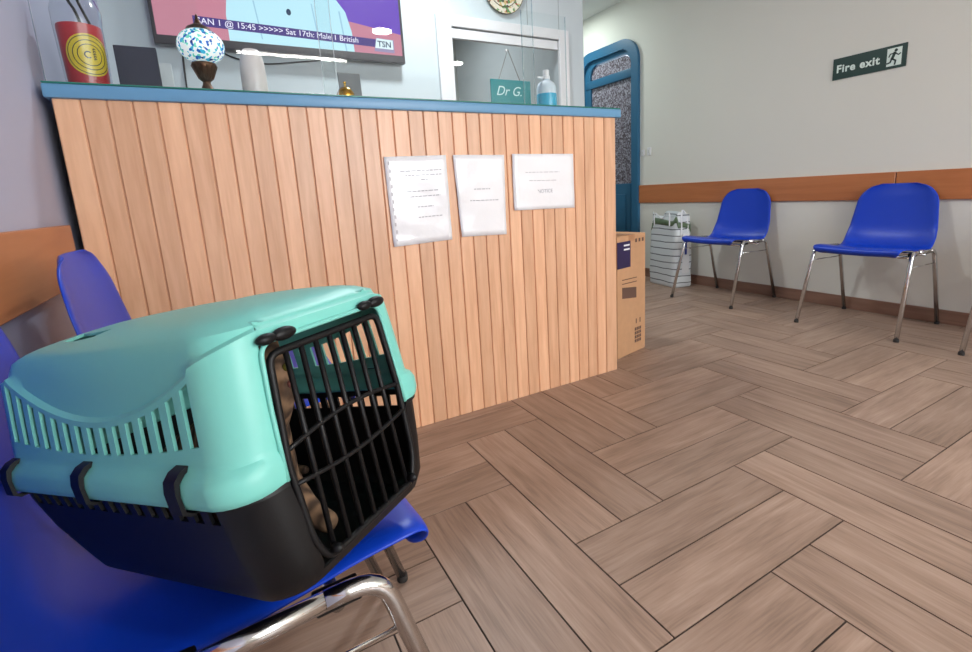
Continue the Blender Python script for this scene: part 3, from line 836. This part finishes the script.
# z : xf, xr, yw, rc, yo
UP = [(.158, .236, -.226, .139, .042, .096), (.20, .236, -.224, .136, .042, .093), (.262, .235, -.222, .130, .042, .087), (.285, .234, -.216, .123, .042, .080), (.30, .21, -.195, .108, .046, .075)]
LO = [(0, .200, -.130, .106, .028, .078), (.012, .226, -.142, .116, .038, .078), (.03, .234, -.152, .122, .040, .080), (.07, .236, -.190, .131, .043, .087), (.11, .236, -.218, .136, .042, .093), (.132, .236, -.226, .138, .041, .096)]
def zc(x): return .211 + ((x - .02) / .19) ** 2 * .050
def zb(x): return .174 + ((x - .02) / .2) ** 2 * .014
def carrier_top():
    base = ring(*UP[0][1:])
    N = len(base); rows = []
    # flange profile rows (z, offset)
    fl = [(.126, .007), (.128, .010), (.135, .0125), (.148, .0125), (.156, .009), (.160, .003)]
    for z, off in fl:
        fr_, r0_ = ring(.236, -.227, .140, .043, .096, off), ring(.236, -.227, .140, .043, .096, 0)
        rr = []
        for p, q in zip(fr_, r0_):
            f = .35 if p[2].startswith('open') else (lerp(.35, 1, float(p[2][4:])) if p[2].startswith('arcF') else 1)
            rr.append((lerp(q[0], p[0], f), lerp(q[1], p[1], f), z))
        rows.append(rr)
    def row(fn, off=0):
        out = []
        for i, p in enumerate(base):
            z = fn(p[0], p[2]); q = ring(*interp(UP, z), off)[i]
            out.append((q[0], q[1], z))
        return out
    def Zc(x, tg):
        if tg[0] == 'S': return min(zc(x), .268)
        if tg.startswith('arcF'):
            f = float(tg[4:]); return lerp(.277, zc(.205), f ** 1.3)
        if tg in ('arcR', 'rear'): return .262
        return .277
    def Zb(x, tg): return zb(x) if tg[0] == 'S' else .186
    rows.append(row(lambda x, t: .166, .0015))
    rows.append(row(lambda x, t: Zb(x, t), .0015))                                   # slot bottom
    iB = len(rows) - 1
    Zs = lambda x, t: min(Zc(x, t) - .007, .263)
    rows.append(row(lambda x, t: lerp(Zb(x, t), Zs(x, t), .5), .0015))
    rows.append(row(lambda x, t: Zs(x, t), .0015))                            # slot top
    iT = len(rows) - 1
    rows.append(row(lambda x, t: Zc(x, t) - .001, .0015))
    rows.append(row(lambda x, t: Zc(x, t) + .0025, -.0035))
    iO = len(rows) - 2
    for k in (.35, .7, 1.0): rows.append(row(lambda x, t: lerp(Zc(x, t) + .0025, .2815, k), -.0035 - .001 * k))
    # rounded shoulder and domed lid
    for (z, sh) in ((.2855, .004), (.2895, .010), (.2935, .020), (.2975, .036), (.3015, .058), (.3045, .084)):
        r_ = ring(.226, -.211, .1195, .043 + sh * .5, .076 - sh * .55)
        out = []
        for p in r_:
            vx, vy = p[0] - .01, p[1]; L_ = math.hypot(vx, vy)
            kx = max(0, 1 - sh / .21); ky = max(0, 1 - sh / .114)
            out.append((.01 + vx * kx, vy * ky, z))
        rows.append(out)
    V = [v for r_ in rows for v in r_]; F = []
    tags = [p[2] for p in base]
    for r_ in range(len(rows) - 1):
        for i in range(N):
            j = (i + 1) % N
            a, c = tags[i], tags[j]
            if r_ < iT and a.startswith('open') and c.startswith('open'): continue
            if iB <= r_ < iT and a[0] == 'S' and c[0] == 'S':
                k0, k1 = sorted((int(a[1:]), int(c[1:])))
                if k0 % 2 == 0 and k1 == k0 + 1: continue
            F.append([r_ * N + i, r_ * N + j, (r_ + 1) * N + j, (r_ + 1) * N + i])
    cidx = len(V); V.append((.01, 0, .3065)); R_ = (len(rows) - 1) * N
    for i in range(N): F.append([R_ + i, R_ + (i + 1) % N, cidx])
    V = [Vector(v) * SC for v in V]
    b = MB(); b.add(V, F, M_tq); o = b.build('upper_shell', car, smooth=True)
    bm = bmesh.new(); bm.from_mesh(o.data); bmesh.ops.remove_doubles(bm, verts=bm.verts, dist=2e-5); bmesh.ops.recalc_face_normals(bm, faces=bm.faces); bm.to_mesh(o.data); bm.free()
    md = o.modifiers.new('s', 'SOLIDIFY'); md.thickness = .003; md.offset = -1
    # handle cut outs in the lid
    cut = MB()
    def slotcut(x0, x1, y0, y1, bend):
        P = []; K = 10
        for k in range(K + 1):
            t = k / K; P.append((lerp(x0, x1, t), y0 - bend * math.sin(PI * t)))
        for k in range(K, -1, -1):
            t = k / K; P.append((lerp(x0, x1, t), y1 - bend * math.sin(PI * t)))
        cut.prism([(x * SC, y * SC) for x, y in P], .25 * SC, .34 * SC, M_tq)
    slotcut(-.115, -.045, -.086, -.064, .004)
    slotcut(-.08, .10, .002, .034, -.010)
    co = cut.build('cutter', car)
    bake(o); keep = o.data.copy(); n0 = len(keep.vertices)
    for solver, us in (('EXACT', True), ('FAST', False)):
        md = o.modifiers.new('c', 'BOOLEAN'); md.operation = 'DIFFERENCE'; md.object = co; md.solver = solver
        if us: md.use_self = True
        bake(o); print('BOOL', solver, n0, len(o.data.vertices))
        if len(o.data.vertices) > n0 * .8: break
        o.data = keep.copy()
    me = co.data; bpy.data.objects.remove(co); bpy.data.meshes.remove(me)
    o.data.polygons.foreach_set('use_smooth', [True] * len(o.data.polygons)); o.data.set_sharp_from_angle(angle=math.radians(38))
    return o
top = carrier_top()
def carrier_tub():
    base = ring(*LO[0][1:]); N = len(base); tags = [p[2] for p in base]
    zs = [0, .004, .012, .022, .03, .05, .07, .106, .122, .126, .130]
    rows = [[(p[0], p[1], z) for p in ring(*interp(LO, z))] for z in zs]
    rows.append([(p[0], p[1], .128) for p in ring(*interp(LO, .13), .004)]); rows.append([(p[0], p[1], .124) for p in ring(*interp(LO, .13), .005)])
    V = [v for r_ in rows for v in r_]; F = []
    for r_ in range(len(rows) - 1):
        for i in range(N):
            j = (i + 1) % N; a, c = tags[i], tags[j]
            if r_ >= 3 and a.startswith('open') and c.startswith('open'): continue
            if r_ == 7 and a[0] == 'S' and c[0] == 'S':
                k0, k1 = sorted((int(a[1:]), int(c[1:])))
                if k0 % 2 == 0 and k1 == k0 + 1: continue
            F.append([r_ * N + i, r_ * N + j, (r_ + 1) * N + j, (r_ + 1) * N + i])
    cidx = len(V); V.append((.03, 0, 0))
    for i in range(N): F.append([(i + 1) % N, i, cidx])
    b = MB(); b.add([Vector(v) * SC for v in V], F, M_black); o = b.build('lower_tub', car, smooth=True)
    bm = bmesh.new(); bm.from_mesh(o.data); bmesh.ops.remove_doubles(bm, verts=bm.verts, dist=2e-5); bmesh.ops.recalc_face_normals(bm, faces=bm.faces); bm.to_mesh(o.data); bm.free()
    md = o.modifiers.new('s', 'SOLIDIFY'); md.thickness = .003; md.offset = -1
    bake(o); o.data.set_sharp_from_angle(angle=math.radians(38))
carrier_tub()
# raised rim around the opening of the upper shell
def sv(pts): return [Vector(p) * SC for p in pts]
b = MB(); rim = roundcorner([(.2385, -.096, .128), (.2385, -.093, .20), (.2385, -.087, .263), (.2385, .087, .263), (.2385, .093, .20), (.2385, .096, .128)], .016)
b.tube(sv(rim), .0022, M_tq, n=8); b.build('opening_rim', car, smooth=True)
# clips along the flange
for sx in (-1, 1):
    for x_ in (-.185, -.012, .160):
        b = MB(); w = .009
        prof = [(.1385, .1205), (.150, .1208), (.1565, .126), (.1575, .147), (.1555, .158), (.149, .1645), (.1405, .167)]
        n_ = len(prof); vs = []
        for xx in (x_ - w, x_ + w):
            vs += [(xx * SC, sx * y * SC, z * SC) for y, z in prof] + [(xx * SC, sx * (y - .004) * SC, (z + (.0012 if z < .13 else -.004)) * SC) for y, z in prof]
        fs = []
        for i in range(n_ - 1):
            fs += [[i, i + 1, 2 * n_ + i + 1, 2 * n_ + i], [n_ + i, n_ + i + 1, 3 * n_ + i + 1, 3 * n_ + i], [i, i + 1, n_ + i + 1, n_ + i], [2 * n_ + i, 2 * n_ + i + 1, 3 * n_ + i + 1, 3 * n_ + i]]
        fs += [[0, n_, 3 * n_, 2 * n_], [n_ - 1, 2 * n_ - 1, 4 * n_ - 1, 3 * n_ - 1]]
        b.add(vs, fs, M_black)
        b.build('clip', car, autos=40)
# grille door
dr = empty('door', (0, 0, 0)); dr.parent = car
b = MB(); DX = .2375
def bar(p, q, r=.0033, m=M_black, k=4):
    b.tube(sv([p, q]), r * SC, m, n=8)
fr = [(DX, -.080, .250), (DX, .082, .250), (DX, .090, .15), (DX, .088, .06), (DX, .074, .028), (DX, -.072, .028), (DX, -.085, .056), (DX, -.090, .14)]
frp = []
for i, p_ in enumerate(fr): frp.append(Vector(p_))
loop = []
for i in range(len(frp)):
    a, c, d_ = frp[i - 1], frp[i], frp[(i + 1) % len(frp)]
    u = (a - c).normalized() * .012; v = (d_ - c).normalized() * .012
    for t in (0, .33, .66, 1): loop.append((1 - t) ** 2 * (c + u) + 2 * t * (1 - t) * c + t * t * (c + v))
b.tube([p_ * SC for p_ in loop], .0040 * SC, M_black, n=8, closed=True)
for k in range(7):
    yt = -.060 + k * .020
    bar((DX, yt, .250), (DX, yt * 1.07, .030), .0030)
for z_, arc in ((.155, .010), (.120, -.008)):
    pts = [(DX + .001, lerp(-.089, .089, t), z_ + arc * math.sin(PI * t)) for t in [i / 12 for i in range(13)]]
    b.tube(sv(pts), .0028 * SC, M_black, n=8)
b.build('grille', dr, smooth=True)
for y_ in (-.070, .072):
    b = MB()
    for dy in (-.011, .010):
        bm = bmesh.new(); bmesh.ops.create_uvsphere(bm, u_segments=16, v_segments=10, radius=1)
        b.frombm(bm, M_black, Matrix.Translation((.242 * SC, (y_ + dy) * SC, .266 * SC)) @ Matrix.Diagonal((.006, .013 if dy > 0 else .010, .006 if dy > 0 else .005, 1)))
    b.build('latch', dr, smooth=True)
    b = MB(); b.lathe([(.005, 0), (.005, .006), (.003, .009), (0, .010)], M_black, n=14, M=Matrix.Translation((.240 * SC, (y_ * .95) * SC, .036 * SC)) @ Matrix.Rotation(PI / 2, 4, 'Y'))
    b.build('hinge_pin', dr, smooth=True)

# ------------------------------------------------------------------ cat inside the carrier
def make_cat():
    M_fur = bpy.data.materials.new('tabby_fur'); M_fur.use_nodes = True
    nt = M_fur.node_tree; n = nt.nodes; l = nt.links; p = n['Principled BSDF']; p.inputs['Roughness'].default_value = .9
    tc = n.new('ShaderNodeTexCoord'); wv = n.new('ShaderNodeTexWave'); wv.inputs['Scale'].default_value = 22; wv.inputs['Distortion'].default_value = 9; wv.inputs['Detail'].default_value = 3
    l.new(tc.outputs['Object'], wv.inputs['Vector'])
    cr = n.new('ShaderNodeValToRGB'); e = cr.color_ramp.elements
    e[0].color = rgb(70, 52, 40); e[1].color = rgb(140, 110, 84); l.new(wv.outputs['Fac'], cr.inputs[0]); l.new(cr.outputs[0], p.inputs['Base Color'])
    J = {'pel': ((-.085, -.02, .062), .050), 'sp': ((-.01, -.035, .075), .055), 'ch': ((.085, -.045, .092), .046), 'nk': ((.128, -.045, .148), .032), 'hd': ((.155, -.042, .188), .031), 'mz': ((.184, -.046, .180), .015),
         'er1': ((.150, -.022, .212), .011), 'er1t': ((.152, -.017, .234), .003), 'er2': ((.150, -.062, .212), .011), 'er2t': ((.152, -.068, .234), .003),
         'fl1': ((.105, -.075, .06), .020), 'fl1b': ((.125, -.078, .028), .013), 'fl1c': ((.160, -.076, .014), .012), 'fr1': ((.108, -.015, .06), .020), 'fr1b': ((.130, -.012, .028), .013), 'fr1c': ((.165, -.014, .014), .012),
         'hl1': ((-.06, -.075, .045), .028), 'hl1b': ((-.015, -.088, .022), .014), 'hl1c': ((.03, -.09, .014), .012), 'hr1': ((-.07, .035, .045), .028), 'hr1b': ((-.02, .046, .022), .014), 'hr1c': ((.025, .048, .014), .012),
         't1': ((-.13, .01, .035), .012), 't2': ((-.12, .07, .02), .010), 't3': ((-.05, .09, .016), .009), 't4': ((.02, .085, .016), .006)}
    E = [('pel', 'sp'), ('sp', 'ch'), ('ch', 'nk'), ('nk', 'hd'), ('hd', 'mz'), ('hd', 'er1'), ('er1', 'er1t'), ('hd', 'er2'), ('er2', 'er2t'), ('ch', 'fl1'), ('fl1', 'fl1b'), ('fl1b', 'fl1c'), ('ch', 'fr1'), ('fr1', 'fr1b'), ('fr1b', 'fr1c'),
         ('pel', 'hl1'), ('hl1', 'hl1b'), ('hl1b', 'hl1c'), ('pel', 'hr1'), ('hr1', 'hr1b'), ('hr1b', 'hr1c'), ('pel', 't1'), ('t1', 't2'), ('t2', 't3'), ('t3', 't4')]
    ks = list(J); me = bpy.data.meshes.new('body'); me.from_pydata([J[k][0] for k in ks], [(ks.index(a), ks.index(c)) for a, c in E], [])
    me.materials.append(M_fur)
    root = empty('cat', car.location + Vector((0, 0, .004))); root.rotation_euler = car.rotation_euler
    tag(root, 'brown tabby cat crouching inside the turquoise carrier behind the grille door', 'cat')
    o = bpy.data.objects.new('body', me); COL.objects.link(o); o.parent = root
    md = o.modifiers.new('k', 'SKIN'); md.use_smooth_shade = True
    for i, k in enumerate(ks): me.skin_vertices[0].data[i].radius = (J[k][1], J[k][1])
    me.skin_vertices[0].data[0].use_root = True
    md = o.modifiers.new('u', 'SUBSURF'); md.levels = 2; md.render_levels = 2
    bake(o); o.data.polygons.foreach_set('use_smooth', [True] * len(o.data.polygons))
    if not o.data.materials: o.data.materials.append(M_fur)
    M_eye = mat('cat_eye', (104, 100, 44), rough=.1)
    for sy in (-.076, -.049):
        bm = bmesh.new(); bmesh.ops.create_uvsphere(bm, u_segments=12, v_segments=8, radius=.0042)
        b = MB(); b.frombm(bm, M_eye, Matrix.Translation((.1795, sy + .017, .195))); b.build('eye', root, smooth=True)
    MB().lathe([(.004, 0), (.003, .003), (0, .004)], mat('cat_nose', (190, 120, 110), rough=.5), n=10, M=Matrix.Translation((.1975, -.047, .183)) @ Matrix.Rotation(PI / 2, 4, 'Y')).build('nose', root, smooth=True)
make_cat()

# ------------------------------------------------------------------ cardboard box beside the counter
M_card = mat('cardboard', (190, 146, 108), rough=.75, var=.05, vscale=30, bump=.1, bscale=200)
M_cink = mat('carton_ink', (98, 72, 60), rough=.7); M_clab = mat('carton_label', (46, 36, 74), rough=.4); M_tape = mat('carton_tape', (176, 128, 88), rough=.3)
bx = empty('cardboard_box', (1.845, 1.785, 0), math.radians(13)); tag(bx, 'tall cardboard box with dark blue label beside the right counter end', 'box')
BW, BD, BH = .25, .34, .605
MB().box((-BW, 0, 0), (0, BD, BH), M_card, bev=.003, seg=1).build('carton', bx)
BM = frame((-BW, -.0006, 0), (1, 0, 0), (0, 0, 1))
MB().box((-BW / 2 - .025, -.001, BH - .03), (-BW / 2 + .025, BD + .001, BH + .0012), M_tape).build('tape', bx)
b = MB(); b.prism([(.0, .45), (.113, .45), (.113, .578), (.0, .578)], 0, .0008, M_clab, BM); blb = b.build('label', bx)
b = MB()
for z_ in (.555, .535): b.prism([(.055, z_), (.105, z_), (.105, z_ + .008), (.055, z_ + .008)], .0008, .0012, M_paper, BM)
b.build('label_text', blb)
b = MB()
b.prism([(.04, .30), (.165, .285), (.165, .34), (.04, .355)], 0, .0006, M_cink, BM)
for (x_, z_) in ((.155, .565), (.185, .565), (.215, .565)):
    b.prism([(x_, z_), (x_ + .016, z_), (x_ + .016, z_ + .018), (x_, z_ + .018)], 0, .0006, M_cink, BM)
for z_ in (.39, .37): b.prism([(.04, z_), (.17, z_ - .003), (.17, z_ + .001), (.04, z_ + .004)], 0, .0006, M_cink, BM)
for i in range(3):
    for j in range(4): b.prism([(.150 + i * .021, .05 + j * .021), (.166 + i * .021, .05 + j * .021), (.166 + i * .021, .066 + j * .021), (.150 + i * .021, .066 + j * .021)], 0, .0006, M_cink, BM)
for x_ in (.16, .195): b.prism([(x_, .15), (x_ + .008, .15), (x_ + .008, .175), (x_, .175)], 0, .0006, M_cink, BM)
b.build('printed_symbols', bx)

# ------------------------------------------------------------------ striped shopping bag
def make_bag():
    M_bagw = bpy.data.materials.new('striped_woven_plastic'); M_bagw.use_nodes = True
    nt = M_bagw.node_tree; n = nt.nodes; l = nt.links; p = n['Principled BSDF']; p.inputs['Roughness'].default_value = .4
    tc = n.new('ShaderNodeTexCoord'); sx_ = n.new('ShaderNodeSeparateXYZ'); l.new(tc.outputs['Object'], sx_.inputs[0])
    nz = n.new('ShaderNodeTexNoise'); nz.inputs['Scale'].default_value = 4; l.new(tc.outputs['Object'], nz.inputs['Vector'])
    m0 = n.new('ShaderNodeMath'); m0.operation = 'MULTIPLY_ADD'; m0.inputs[1].default_value = .03; l.new(nz.outputs['Fac'], m0.inputs[0]); l.new(sx_.outputs['Z'], m0.inputs[2])
    m1 = n.new('ShaderNodeMath'); m1.operation = 'MULTIPLY'; m1.inputs[1].default_value = 18.5; l.new(m0.outputs[0], m1.inputs[0])
    m2 = n.new('ShaderNodeMath'); m2.operation = 'FRACT'; l.new(m1.outputs[0], m2.inputs[0])
    m3 = n.new('ShaderNodeMath'); m3.operation = 'LESS_THAN'; m3.inputs[1].default_value = .13; l.new(m2.outputs[0], m3.inputs[0])
    mx = n.new('ShaderNodeMix'); mx.data_type = 'RGBA'; mx.inputs['A'].default_value = rgb(214, 220, 222); mx.inputs['B'].default_value = rgb(72, 76, 82)
    l.new(m3.outputs[0], mx.inputs['Factor']); l.new(mx.outputs['Result'], p.inputs['Base Color'])
    M_green = mat('green_print', (92, 112, 84), rough=.5, var=.3, vscale=20)
    M_bw = mat('bag_white', (226, 228, 230), rough=.4)
    t = empty('shopping_bag', (3.232, 2.850, 0), math.radians(-10)); tag(t, 'white shopping bag with thin dark stripes and green trim against right wall', 'bag')
    K = 40; Z = [0, .01, .04, .12, .2, .28, .36, .44, .50, .55, .59]
    def P(k, z, s=1.0):
        a = 2 * PI * k / K; c_, s_ = math.cos(a), math.sin(a)
        hx = .09 * (1 - .25 * max(0, z - .3) / .27) * s; hy = .175 * (1 - .04 * max(0, z - .3) / .27) * s
        e = .28
        x = hx * math.copysign(abs(c_) ** e, c_); y = hy * math.copysign(abs(s_) ** e, s_)
        nn = noise.noise(Vector((x * 14, y * 12, z * 11))) * .012 * min(1, z / .06)
        return Vector((x + nn * c_, y + nn * s_ * .5, z + (.022 * math.sin(3 * a + 1) if z > .55 else 0)))
    V = []; F = []
    for z in Z:
        for k in range(K): V.append(P(k, z, .95 if z == 0 else 1))
    for i in range(len(Z) - 1):
        for k in range(K): F.append([i * K + k, i * K + (k + 1) % K, (i + 1) * K + (k + 1) % K, (i + 1) * K + k])
    F.append(list(range(K))[::-1])
    b = MB(); b.add(V, F, M_bagw); o = b.build('bag_body', t, smooth=True)
    md = o.modifiers.new('s', 'SOLIDIFY'); md.thickness = .002; bake(o)
    # green printed band folded over the top edge
    V = []; F = []
    for k in range(K + 1):
        a = 2 * PI * k / K
        lo = .49 + .03 * math.sin(2 * a + .6) + .015 * math.sin(7 * a)
        for z in (lo, lo + .022, lo + .045 + .008 * math.sin(5 * a)):
            V.append(P(k % K, min(z, .549), 1.035) + Vector((0, 0, max(0, z - .549))))
    for k in range(K):
        for q in (0, 1): F.append([k * 3 + q, (k + 1) * 3 + q, (k + 1) * 3 + q + 1, k * 3 + q + 1])
    b = MB(); b.add(V, F, M_green); o = b.build('green_band', t, smooth=True)
    md = o.modifiers.new('s', 'SOLIDIFY'); md.thickness = .002; bake(o)
    b = MB(); b.tube(smoothpath([(-.093, .09, .50), (-.09, .085, .60), (-.085, .0, .56), (-.088, -.09, .605), (-.094, -.105, .50)], 8), .005, M_bw, n=8); b.build('handle', t, smooth=True)
    b = MB(); b.tube(smoothpath([(-.03, -.172, .42), (-.03, -.17, .58), (.0, -.15, .62), (.03, -.165, .55), (.03, -.172, .36)], 8), .0075, M_bw, n=8); b.build('handle', t, smooth=True)
    b = MB(); b.box((-.02, -.179, .12), (.045, -.173, .44), M_bw, bev=.002); b.build('side_strip', t)
    b = MB(); b.box((.0, -.183, .27), (.018, -.179, .40), mat('blue_tag', (40, 60, 140), rough=.4)); b.build('blue_tag', t)
make_bag()

# ------------------------------------------------------------------ ceiling lights
M_tubeE = mat('tube_glow', (255, 255, 255), emit=(255, 252, 246), estr=42)
M_lampE = mat('lamp_glow', (255, 255, 255), emit=(255, 252, 246), estr=38)
def lightfix(x, y, r, label):
    t = empty('ceiling_light', (x, y, ZC)); tag(t, label, 'ceiling light', 'round ceiling lights')
    MB().lathe([(r + .012, 0), (r + .012, -.03), (r, -.034), (r, -.02), (0, -.02)][::1], M_white, n=36).build('housing', t, autos=40)
    MB().lathe([(0, -.036), (r * .98, -.034), (r * .98, -.022), (0, -.022)], M_lampE, n=36).build('diffuser', t)
lightfix(1.60, -1.545, .095, 'round white ceiling light nearer the counter, behind the camera')
lightfix(2.76, -2.40, .095, 'round white ceiling light nearer the right wall, behind the camera')
tb = empty('fluorescent_light', (.95, -2.67, ZC)); tag(tb, 'long white fluorescent tube light on the ceiling behind the camera', 'ceiling light')
MB().box((-.60, -.03, -.025), (.60, .03, 0), M_white, bev=.004).build('housing', tb)
MB().tube([(-.565, 0, -.045), (.565, 0, -.045)], .017, M_tubeE, n=14).build('tube', tb, smooth=True)
b = MB()
for x_ in (-.58, .58): b.box((x_ - .015, -.018, -.065), (x_ + .015, .018, -.02), M_white, bev=.003)
b.build('end_cap', tb)

# ------------------------------------------------------------------ light
def area(name, loc, rot, sx, sy, power, col=(1, 1, 1)):
    L_ = bpy.data.lights.new(name, 'AREA'); L_.shape = 'RECTANGLE'; L_.size = sx; L_.size_y = sy; L_.energy = power; L_.color = col
    o = bpy.data.objects.new(name, L_); COL.objects.link(o); o.location = loc; o.rotation_euler = rot; return o
# daylight coming in through the shop window
area('window_daylight', ((FX0 + FX1) / 2, YF - .16, (FZ0 + FZ1) / 2 + .05), (math.radians(82), 0, 0), FX1 - FX0, FZ1 - FZ0, 105, (.93, .97, 1.0))
def pt(name, loc, e, r, col=(1, .98, .94)):
    L_ = bpy.data.lights.new(name, 'AREA'); L_.shape = 'DISK'; L_.size = r * 2; L_.energy = e; L_.color = col
    o = bpy.data.objects.new(name, L_); COL.objects.link(o); o.location = loc; return o
pt('ceiling_lamp_light', (1.60, -1.545, ZC - .045), 14, .09)
pt('ceiling_lamp_light', (2.76, -2.40, ZC - .045), 12, .09)
pt('reception_fill', (1.1, 2.35, ZC - .02), 16, .12, (.93, .98, 1))  # added fill over the space behind the counter, no fixture modelled
pt('corridor_light', (2.9, 4.0, ZC - .02), 7, .10, (.90, 1, .97))
pt('rear_room_fill', (1.6, 4.1, ZC - .02), 9, .15, (.96, .98, 1))  # added fill so the room behind the internal window is dimly lit
w = bpy.data.worlds.new('World'); sc.world = w; w.use_nodes = True
w.node_tree.nodes['Background'].inputs[0].default_value = (.75, .85, 1, 1); w.node_tree.nodes['Background'].inputs[1].default_value = 1.0

# ------------------------------------------------------------------ camera
F_, CXp, CYp = 487.9, 502.5, 287.9
p_, r_, yaw = .1933, -.0543, .5116
def Rmat():
    c, s = math.cos(yaw), math.sin(yaw); Rz = Matrix(((c, -s, 0), (s, c, 0), (0, 0, 1)))
    B = Matrix(((1, 0, 0), (0, 0, -1), (0, 1, 0)))
    c, s = math.cos(p_), math.sin(p_); Rx = Matrix(((1, 0, 0), (0, c, -s), (0, s, c)))
    c, s = math.cos(r_), math.sin(r_); Rr = Matrix(((c, -s, 0), (s, c, 0), (0, 0, 1)))
    return Rr @ Rx @ B @ Rz
R_ = Rmat()
cam = bpy.data.cameras.new('Camera'); co = bpy.data.objects.new('Camera', cam); COL.objects.link(co)
ax, ay, az = R_[0], -R_[1], -R_[2]
co.matrix_world = Matrix(((ax[0], ay[0], az[0], 0), (ax[1], ay[1], az[1], 0), (ax[2], ay[2], az[2], .84117), (0, 0, 0, 1)))
cam.sensor_width = 36; cam.lens = F_ / 972 * 36
cam.shift_x = (486 - CXp) / 972; cam.shift_y = (CYp - 326) / 972
cam.clip_start = .02; cam.clip_end = 100
sc.camera = co
sc.view_settings.view_transform = 'Standard'; sc.view_settings.look = 'None'; sc.view_settings.gamma = 1; sc.view_settings.use_curve_mapping = False
sc.view_settings.exposure = 0.5
sc.cycles.use_denoising = True
sc.cycles.max_bounces = 10; sc.cycles.diffuse_bounces = 5; sc.cycles.transparent_max_bounces = 16
sc.cycles.caustics_reflective = False; sc.cycles.caustics_refractive = False
